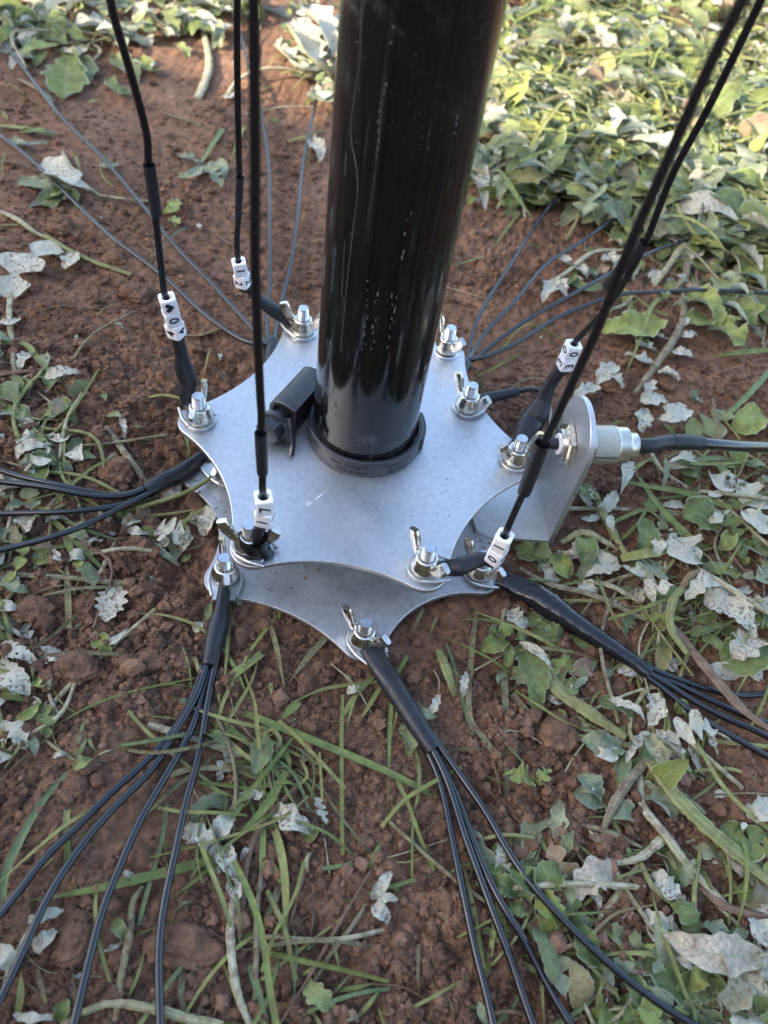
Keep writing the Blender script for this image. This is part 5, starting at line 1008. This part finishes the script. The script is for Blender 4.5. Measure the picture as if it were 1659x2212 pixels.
# --- right middle
LF([(1425, 908), (1450, 895), (1487, 884)], 50, 'round', 'W', 9, 6, .25, rip=.04); LF([(1382, 935), (1388, 905), (1395, 882)], 34, 'ragged', 'W', 4); LF([(1362, 998), (1350, 1032), (1340, 1068)], 30, 'lance', 'W', 12, 5, .7); LF([(1478, 945), (1530, 922), (1575, 888)], 66, 'lobed', 'y', 4, 4, .2); LF([(1590, 935), (1615, 912), (1645, 890)], 62, 'round', 'y', 4, 4, .2); GB([(1664, 800), (1620, 850), (1578, 892)], 13, 'gd', taper=CUT, dz=6); GB([(1664, 757), (1600, 762), (1532, 770)], 13, 'gb', dz=6); LF([(1515, 870), (1500, 855), (1495, 870)], 30, 'ragged', 'b'); GB([(1435, 915), (1450, 930), (1462, 945)], 12, 'gb')
LF([(1292, 1082), (1270, 1065), (1252, 1048)], 42, 'ragged', 'g', 5); LF([(1270, 1100), (1265, 1075), (1262, 1055)], 38, 'ragged', 'w', 5); LF([(1290, 1112), (1315, 1088), (1332, 1062)], 30, 'toothed', 'w', 6); ST([(1285, 1065), (1308, 1120), (1352, 1202)], 20, 'sg', dz=6); LF([(1300, 1118), (1275, 1122), (1256, 1118)], 24, 'toothed', 'w', 6); LF([(1385, 1202), (1395, 1160), (1402, 1122)], 58, 'toothed', 'g', 6); LF([(1412, 1205), (1422, 1180), (1418, 1155)], 30, 'ragged', 'W', 8); LF([(1325, 1155), (1318, 1130), (1322, 1112)], 18, 'ovate', 'W', 8)
LF([(1512, 1212), (1485, 1190), (1462, 1160)], 78, 'round', 'W', 8, 4, .3); LF([(1550, 1145), (1510, 1110), (1475, 1120)], 88, 'ovate', 'g', 7, 5, .2); LF([(1664, 1140), (1635, 1118), (1605, 1108)], 74, 'ovate', 'W', 9, 5); LF([(1530, 1128), (1548, 1120), (1556, 1105)], 24, 'ragged', 'W', 9); LF([(1600, 1180), (1580, 1130), (1560, 1105)], 44, 'lobed', 'g', 6); LF([(1664, 1090), (1625, 1075), (1590, 1030)], 60, 'ovate', 'w', 7); LF([(1590, 1060), (1560, 1040), (1530, 1020)], 50, 'ragged', 'W', 6); LF([(1664, 1180), (1630, 1190), (1590, 1160)], 60, 'lobed', 'g', 4); LF([(1640, 1060), (1600, 1080), (1575, 1100)], 60, 'ovate', 'g', 5)
LF([(1520, 1000), (1480, 990), (1440, 1000)], 34, 'ragged', 'W', 6); GB([(1350, 1040), (1410, 1052), (1480, 1064), (1582, 1098)], 12, 'gb', taper=CUT, dz=8); GB([(1370, 1017), (1430, 1100), (1507, 1175)], 12, 'gb', dz=6, taper=(.2, .8, 1, 1, .9)); GB([(1348, 1036), (1380, 1005), (1418, 984)], 10, 'gy', dz=7); GB([(1320, 1130), (1395, 1103), (1440, 1140), (1458, 1175)], 10, 'gb', dz=6); GB([(1342, 1208), (1390, 1198), (1442, 1188)], 22, 'gy', dz=8, taper=(.8, 1, 1, 1, .6)); GB([(1470, 1000), (1560, 1002), (1664, 990)], 9, 'gb', dz=9); GB([(1470, 1000), (1560, 990), (1664, 1020)], 12, 'gd', dz=7); GB([(1400, 1200), (1500, 1180), (1560, 1185)], 14, 'gb')
ST([(1213, 1172), (1262, 1150), (1332, 1186)], 16, 'sp', dz=5, arch=6); LF([(1262, 1172), (1245, 1190), (1222, 1212)], 34, 'ragged', 'W', 5); LF([(1200, 1202), (1215, 1225), (1232, 1250)], 44, 'ovate', 'y', 6, 5, .6); LF([(1322, 1200), (1285, 1222), (1248, 1250)], 62, 'toothed', 'b', 4); LF([(1342, 1225), (1305, 1228), (1262, 1246)], 30, 'ragged', 'W', 9); LF([(1425, 1220), (1400, 1235), (1378, 1255)], 68, 'lobed', 'b', 6, 5, -.3); LF([(1175, 1210), (1145, 1195), (1110, 1180)], 48, 'toothed', 'g', 3); LF([(1150, 1180), (1170, 1195), (1165, 1220)], 44, 'toothed', 'g', 3); LF([(1205, 1260), (1185, 1235), (1170, 1225)], 34, 'ragged', 'W', 5); LF([(1290, 1300), (1270, 1270), (1240, 1255)], 36, 'ragged', 'W', 4)
ST([(1123, 1228), (1190, 1262), (1280, 1285), (1402, 1342)], 15, 'sm', dz=7); ST([(1268, 1255), (1325, 1268), (1382, 1302)], 13, 'sp', dz=8); ST([(1455, 1355), (1500, 1410), (1555, 1475), (1610, 1535), (1665, 1575)], 26, 'st', dz=10, flat=.25); LF([(1445, 1380), (1430, 1425), (1412, 1472)], 34, 'lance', 't', 5); LF([(1452, 1355), (1430, 1350), (1410, 1360)], 30, 'ragged', 't', 6); ST([(1475, 1270), (1452, 1300), (1448, 1355), (1482, 1412)], 20, 'sg', dz=14, flat=.25); LF([(1480, 1295), (1520, 1255), (1560, 1270)], 40, 'ragged', 'W', 14, 6)
LF([(1560, 1300), (1605, 1330), (1628, 1378)], 60, 'toothed', 'W', 10, 5, .4); LF([(1630, 1378), (1605, 1400), (1580, 1420)], 70, 'ragged', 'W', 9, 4); LF([(1555, 1432), (1605, 1415), (1664, 1385)], 92, 'ovate', 'g', 5, 4, .2); LF([(1520, 1300), (1550, 1300), (1590, 1318)], 62, 'toothed', 'w', 10); LF([(1440, 1310), (1455, 1285), (1462, 1300)], 40, 'ovate', 'b', 6); ST([(1510, 1230), (1590, 1280), (1664, 1328)], 17, 'sp', dz=12); ST([(1470, 1280), (1490, 1245), (1515, 1232)], 16, 'st', dz=12); LF([(1395, 1250), (1370, 1235), (1345, 1222)], 40, 'ragged', 'W', 9); LF([(1470, 1425), (1450, 1440), (1465, 1450)], 26, 'ragged', 'W', 4); LF([(1664, 1230), (1640, 1250), (1600, 1245)], 50, 'lobed', 'b', 9); LF([(1664, 1300), (1640, 1310), (1620, 1290)], 50, 'ragged', 'W', 6); ST([(1395, 1225), (1410, 1250), (1420, 1290)], 9, 'sp', dz=8)
# --- the crusted stalk right of the 30 beads
ST([(1484, 545), (1482, 590), (1456, 628)], 16, 'sm', dz=8); ST([(1478, 640), (1474, 690), (1450, 740), (1412, 793), (1370, 850)], 17, 'sm', dz=7); 
for q, w_ in (([(1418, 762), (1405, 750), (1388, 742)], 26), ([(1410, 790), (1382, 775), (1350, 765)], 44), ([(1455, 758), (1475, 762), (1497, 772)], 36), ([(1470, 728), (1488, 722), (1507, 724)], 22), ([(1446, 736), (1430, 728), (1416, 718)], 18), ([(1425, 800), (1448, 808), (1466, 822)], 36), ([(1400, 822), (1400, 840), (1394, 858)], 36), ([(1382, 868), (1410, 862), (1442, 866)], 40), ([(1332, 790), (1310, 802), (1288, 832)], 44), ([(1285, 832), (1262, 845), (1238, 862)], 40), ([(1345, 840), (1330, 812), (1322, 800)], 26), ([(1400, 900), (1385, 920), (1388, 935)], 34), ([(1475, 660), (1485, 690), (1468, 710)], 16)):
    LF(q, w_, 'ragged', 'W', 6, 4, .4)
LF([(1425, 690), (1365, 705), (1296, 712)], 88, 'toothed', 'y', 7, 5, .2); LF([(1390, 730), (1380, 745), (1395, 745)], 34, 'round', 'g', 6); GB([(1437, 634), (1405, 668), (1380, 740), (1350, 812)], 10, 'gb', dz=13, taper=(1, 1, .8, .5, .1)); LF([(1428, 650), (1435, 632), (1420, 640)], 20, 'ovate', 'g', 12); LF([(1490, 632), (1535, 660), (1552, 705)], 70, 'toothed', 'y', 10, 5); LF([(1540, 700), (1575, 720), (1612, 752)], 74, 'toothed', 'y', 8); LF([(1528, 690), (1505, 690), (1480, 700)], 60, 'ovate', 'g', 7); LF([(1550, 605), (1575, 620), (1602, 645)], 62, 'ovate', 'b', 7); LF([(1664, 640), (1635, 590), (1600, 560)], 84, 'ovate', 'g', 8); LF([(1588, 650), (1605, 680), (1625, 705)], 62, 'ovate', 'g', 8); LF([(1630, 640), (1650, 670), (1664, 705)], 62, 'ovate', 'g', 6)
ST([(1664, 402), (1605, 415), (1530, 475), (1480, 525), (1412, 618)], 16, 'sp', dz=12); LF([(1600, 430), (1605, 460), (1615, 492)], 42, 'ragged', 'W', 9); LF([(1480, 525), (1450, 510), (1422, 498)], 48, 'ragged', 'W', 9); LF([(1540, 535), (1560, 525), (1580, 540)], 36, 'ragged', 'W', 8); LF([(1470, 560), (1500, 545), (1520, 540)], 34, 'ragged', 'W', 7); LF([(1545, 490), (1555, 470), (1548, 450)], 30, 'ovate', 'g', 9)
ST([(1352, 540), (1282, 545), (1222, 590), (1180, 617)], 11, 'sp', dz=7); LF([(1240, 578), (1222, 565), (1214, 552)], 28, 'ovate', 'W', 7); LF([(1245, 575), (1262, 585), (1268, 602)], 24, 'ovate', 'W', 7); LF([(1200, 605), (1180, 630), (1172, 655)], 36, 'ragged', 'W', 7); LF([(1205, 605), (1215, 620), (1222, 640)], 34, 'ragged', 'W', 6); LF([(1225, 600), (1270, 625), (1320, 615)], 26, 'lance', 'g', 3); LF([(1285, 600), (1280, 590), (1290, 582)], 20, 'ovate', 'g', 4); LF([(1310, 550), (1330, 570), (1325, 590)], 44, 'ragged', 'W', 6); LF([(1340, 600), (1355, 575), (1350, 560)], 50, 'ovate', 'b', 6)
LF([(1024, 352), (1036, 395), (1048, 455)], 46, 'ovate', 'W', 5, 5); ST([(1110, 350), (1098, 395), (1074, 452)], 9, 'sp', dz=5); ST([(1116, 350), (1122, 400), (1134, 468)], 9, 'sp', dz=5); ST([(1025, 335), (1110, 342), (1232, 324)], 9, 'sp', dz=7); LF([(1185, 440), (1160, 435), (1134, 420)], 44, 'ovate', 'g', 5); LF([(1110, 305), (1075, 285), (1040, 265)], 58, 'ragged', 'b', 9); LF([(1125, 205), (1090, 215), (1058, 205)], 52, 'ragged', 'b', 9); LF([(1272, 335), (1262, 350), (1270, 368)], 46, 'ovate', 'W', 12); LF([(1152, 165), (1158, 148), (1168, 128)], 20, 'ovate', 'W', 12); LF([(1270, 80), (1290, 98), (1312, 105)], 34, 'ovate', 'W', 12); LF([(1430, 300), (1450, 280), (1460, 258)], 36, 'ovate', 'W', 12); LF([(1560, 285), (1585, 270), (1602, 248)], 42, 'ragged', 'W', 12); GB([(1118, 465), (1090, 500), (1062, 542)], 7, 'gb'); GB([(1110, 400), (1104, 440), (1108, 470)], 9, 'gb'); LF([(1010, 440), (1025, 430), (1035, 440)], 24, 'toothed', 'g', 3)
LF([(1190, 415), (1220, 405), (1250, 400)], 46, 'ragged', 'W', 10); LF([(1330, 430), (1300, 425), (1280, 440)], 62, 'ovate', 'g', 8); LF([(1390, 420), (1420, 470), (1450, 490)], 70, 'ovate', 'b', 8); LF([(1360, 480), (1345, 510), (1335, 530)], 55, 'round', 'g', 6); LF([(1475, 380), (1440, 390), (1400, 385)], 60, 'ovate', 'g', 9); LF([(1230, 60), (1280, 40), (1320, 60)], 70, 'toothed', 'g', 12); LF([(1380, 60), (1420, 80), (1440, 100)], 70, 'toothed', 'b', 12); LF([(1350, 160), (1390, 150), (1420, 165)], 60, 'ovate', 'g', 12); LF([(1300, 240), (1330, 230), (1360, 245)], 60, 'ragged', 'b', 12); GB([(1190, 105), (1260, 112), (1375, 118)], 18, 'gy', dz=16, taper=CUT); GB([(1330, 250), (1400, 170), (1500, 60)], 9, 'gy', dz=16)

# ------------------------------------------------------------------ the uncountable rest
def protos(kinds, n, seed0, nu=18, nv=5):
    out = []
    for i in range(n):
        r_ = np.random.default_rng(seed0 + i); k = kinds[i % len(kinds)]
        b = r_.uniform(-.35, .35); ar = r_.uniform(.05, .3)
        pth = [A(0, 0, 0), A(.5, b * .5, ar * .7), A(1, b * .2, ar * r_.uniform(-.6, .8))]
        V, uv, nu_, nv_ = leaf_rows(pth, r_.uniform(.19, .34), k, r_.uniform(-.6, 1.1), r_.uniform(-.3, .3), nu=nu, nv=nv, seed=seed0 + i)
        out.append((V.reshape(-1, 3), uv))
    i = np.arange(nu - 1); j = np.arange(nv - 1); I, J = np.meshgrid(i, j, indexing='ij')
    q = np.stack([I * nv + J, I * nv + J + 1, (I + 1) * nv + J + 1, (I + 1) * nv + J], -1).reshape(-1, 4)
    return out, q
LP, LQ = protos(['toothed', 'ovate', 'ragged', 'lobed', 'lance', 'ovate'], 24, 5000)
def blade_protos(n, seed0):
    out = []
    for i in range(n):
        r_ = np.random.default_rng(seed0 + i); b = r_.uniform(-.25, .25); ar = r_.uniform(0, .18)
        P_ = cat([A(0, 0, 0), A(.35, b * .6, ar), A(.7, b * .7, ar * .8), A(1, b * r_.uniform(-.5, 1), r_.uniform(-.05, .1))], 12)
        V, uv = blade_rows(P_, .019, (.8, 1, 1, .7, .1) if i % 2 else (.9, 1, 1, 1, .9), .3, r_.uniform(-1, 1)); out.append((V.reshape(-1, 3), uv))
    nu, nv = 12, 5; i = np.arange(nu - 1); j = np.arange(nv - 1); I, J = np.meshgrid(i, j, indexing='ij')
    return out, np.stack([I * nv + J, I * nv + J + 1, (I + 1) * nv + J + 1, (I + 1) * nv + J], -1).reshape(-1, 4)
BPz, BQ = blade_protos(14, 7000)
def put(mb_, pr, q, pos, size, yaw, pitch, roll, flip):
    V, uv = pr; cy, sy = math.cos(yaw), math.sin(yaw); cp, sp_ = math.cos(pitch), math.sin(pitch); cr, sr = math.cos(roll), math.sin(roll)
    Rz = np.array([[cy, -sy, 0], [sy, cy, 0], [0, 0, 1]]); Ry = np.array([[cp, 0, -sp_], [0, 1, 0], [sp_, 0, cp]]); Rx = np.array([[1, 0, 0], [0, cr, -sr], [0, sr, cr]])
    W_ = (V * size) @ (Rz @ Ry @ Rx).T + pos
    mb_.add(W_, q[:, ::-1] if flip else q, uv)
def in_poly(poly, n):
    poly = np.array(poly, float); out = []; lo, hi = poly.min(0), poly.max(0)
    while len(out) < n:
        x, y = RNG.uniform(lo[0], hi[0]), RNG.uniform(lo[1], hi[1]); c = False; j = len(poly) - 1
        for i in range(len(poly)):
            if (poly[i][1] > y) != (poly[j][1] > y) and x < (poly[j][0] - poly[i][0]) * (y - poly[i][1]) / (poly[j][1] - poly[i][1]) + poly[i][0]: c = not c
            j = i
        if c: out.append((x, y))
    return out
LM = {k: MB() for k in 'gdybWt'}; BM = {k: MB() for k in ('gb', 'gy', 'gd', 'gm')}; SM = {k: MB() for k in ('sg', 'sp', 'sm', 'st')}
def pick(d):
    k = list(d); w_ = np.array([d[q] for q in k], float); return k[RNG.choice(len(k), p=w_ / w_.sum())]
def strew_leaf(p, hmax, mixc, smin=12, smax=34):
    k = pick(mixc); sz = RNG.uniform(smin, smax)
    put(LM[k], LP[RNG.integers(len(LP))], LQ, p + A(0, 0, RNG.uniform(1.2, hmax)), sz, RNG.uniform(0, 6.28), RNG.normal(.05, .25), RNG.normal(0, .35), k == 'W')
def strew_blade(p, hmax, mixc, smin=22, smax=75, pit=.12):
    k = pick(mixc); put(BM[k], BPz[RNG.integers(len(BPz))], BQ, p + A(0, 0, RNG.uniform(1.2, hmax)), RNG.uniform(smin, smax), RNG.uniform(0, 6.28), abs(RNG.normal(0, pit)), RNG.normal(0, .4), True)
def strew_stem(p, hmax, mixc, L0=25, L1=80, r0=.45, r1=1.2):
    k = pick(mixc); L = RNG.uniform(L0, L1); a = RNG.uniform(0, 6.28); d = A(math.cos(a), math.sin(a), 0); s_ = A(-d[1], d[0], 0); b = RNG.normal(0, .15) * L; z = RNG.uniform(1, hmax)
    q = [p + A(0, 0, z), p + d * L * .5 + s_ * b + A(0, 0, z + RNG.uniform(0, 5)), p + d * L + s_ * b * RNG.uniform(-.5, 1) + A(0, 0, z * .6)]
    for v in q: v[2] = max(v[2], hb(v[0], v[1]) + 1)
    SM[k].loft(q, [RNG.uniform(r0, r1)] * 2, k=7, n=10)
green = dict(g=4, d=1.6, y=2.4, b=3.2, W=1.3, t=.4); white = dict(W=3.2, g=3, b=3, y=1, t=1, d=2)
grs = dict(gb=4, gy=3, gd=2, gm=1); stm = dict(sg=3, sp=4, sm=2, st=1.2)
UR = [(1040, -160), (1040, 240), (1030, 420), (1120, 455), (1260, 470), (1340, 515), (1420, 545), (1500, 575), (1720, 600), (1720, -160)]
ZONES = [(UR, 1750, 620, 260, green, 22), ([(1040, -160), (1040, 240), (1300, 330), (1720, 380), (1720, -160)], 0, 450, 0, green, 24), ([(-60, -160), (-60, 110), (100, 135), (250, 105), (450, 95), (560, 50), (640, -160)], 420, 160, 60, green, 14), ([(590, -120), (610, 120), (700, 250), (740, 200), (740, -120)], 130, 30, 8, white, 18),
         ([(1510, 560), (1480, 640), (1560, 720), (1720, 735), (1720, 560)], 80, 50, 10, green, 12), ([(1340, 520), (1180, 600), (1300, 640), (1480, 640), (1520, 560)], 40, 30, 10, white, 8),
         ([(1400, 985), (1380, 1090), (1450, 1180), (1330, 1240), (1230, 1180), (1190, 1210), (1150, 1250), (1300, 1320), (1450, 1420), (1720, 1480), (1720, 985)], 110, 190, 34, white, 8),
         ([(1440, 1560), (1250, 1650), (1380, 1720), (1500, 1900), (1260, 1870), (1220, 2000), (1270, 2270), (1720, 2270), (1720, 1960), (1600, 1700), (1560, 1600)], 50, 80, 20, white, 4),
         ([(1200, 2100), (1400, 2060), (1720, 2180), (1720, 2290), (1200, 2290)], 60, 40, 10, green, 8), ([(-60, 740), (-60, 1110), (120, 1120), (200, 1020), (140, 820)], 40, 22, 14, white, 6), ([(-60, 1110), (-60, 1700), (60, 1640), (110, 1500), (90, 1340), (180, 1250), (330, 1180), (440, 1140), (330, 1090)], 45, 28, 14, white, 5),
         ([(440, 1560), (420, 1720), (560, 1800), (680, 1760), (700, 1620), (600, 1540)], 5, 60, 2, white, 8), ([(470, 1780), (520, 2260), (640, 2260), (640, 1780)], 3, 24, 4, white, 6), ([(1060, 1380), (1120, 1600), (1300, 1600), (1320, 1450), (1180, 1330)], 18, 20, 8, white, 5), ([(1040, 1800), (1060, 2050), (1240, 2100), (1240, 1820)], 22, 14, 5, green, 5)]
for poly, nl_, nb_, ns_, mx_, hm in ZONES:
    for x, y in in_poly(poly, nl_): strew_leaf(G(x, y, 0), hm, mx_, *((18, 46) if nl_ > 300 else (7, 21)))
    for x, y in in_poly(poly, nb_ if nb_ > 200 else int(nb_ * .6)): strew_blade(G(x, y, 0), hm * (1.0 if nb_ > 200 else .8), grs, 30 if nb_ > 200 else 14, 85 if nb_ > 200 else 48, .16 if nb_ > 200 else .03)
    for x, y in in_poly(poly, ns_): strew_stem(G(x, y, 0), hm * .8, stm)
ev = [(-60, -60), (1720, -60), (1720, 2270), (-60, 2270)]
for x, y in in_poly(ev, 460):                                       # tiny scraps, root hairs and straws everywhere
    p = G(x, y, 0)
    if math.hypot(p[0], p[1] + 3) < 108: continue
    u_ = RNG.random()
    if u_ < .18: strew_leaf(p, 2.5, white, 3, 9)
    elif u_ < .5: strew_blade(p, 2, grs, 12, 45, .05)
    else: strew_stem(p, 1.5, dict(st=3, sm=1, sp=1), 10, 45, .12, .38)
# outside the picture: the same litter, then rough lawn
for _ in range(900):
    a = RNG.uniform(0, 6.28); r_ = RNG.uniform(.35, 1.5) * 1000; p = A(r_ * math.cos(a), r_ * math.sin(a) + 150, 0)
    p[2] = hb(p[0], p[1])
    if in_view(p, 380): continue
    strew_leaf(p, 10, green, 18, 45)
    if RNG.random() < .7: strew_blade(p, 10, grs, 60, 140, .3)
for _ in range(2600):
    p = A(RNG.uniform(-2200, 2200), RNG.uniform(850, 3200), 0); p[2] = hb(p[0], p[1]); strew_blade(p, 10, grs, 80, 200, .8)
    if RNG.random() < .35: strew_leaf(p, 25, green, 30, 60)
NM = {'g': 'green', 'd': 'dark green', 'y': 'yellow green', 'b': 'grey green', 'W': 'white felted', 't': 'dry tan'}
for k, mb_ in LM.items(): tag(mb_.build('leaf_litter', M[k]), f'strewn mass of small {NM[k]} leaf clippings on the soil', 'leaf litter', kind='stuff')
for k, mb_ in BM.items(): tag(mb_.build('grass_clippings', M[k]), f'strewn mass of {GD[k]} grass clippings on the soil', 'grass', kind='stuff')
for k, mb_ in SM.items(): tag(mb_.build('stem_litter', M[k]), f'strewn mass of {SD[k]} stem scraps and root hairs', 'stem litter', kind='stuff')
settle_labels()

# ------------------------------------------------------------------ board fence added out of view behind the camera to shade the near ground
FY, FH = -1200.0, 1350.0
fe = thing('added_shade_fence', 'unseen wooden board fence added behind the camera to shade the near ground', 'added shade fence', (0, FY, 0))
for i in range(52):
    x = -5400 + i * 145 + random.uniform(-3, 3); h = FH + random.uniform(-38, 38); fy = FY - .15 * (x + 2100)
    mb = MB(); mb.plate([(x, fy - 10), (x + 140, fy - 31), (x + 140, fy - 13), (x, fy + 8)], -60, h, 2); mb.build('board', shade_fence_wood, fe, smooth=False)
for z in (250, 1000):
    mb = MB(); f0, f1 = FY + .15 * 3350, FY - .15 * 4250; mb.plate([(-5450, f0 + 9), (2150, f1 + 9), (2150, f1 + 45), (-5450, f0 + 45)], z, z + 80, 2); mb.build('rail', shade_fence_wood, fe, smooth=False)
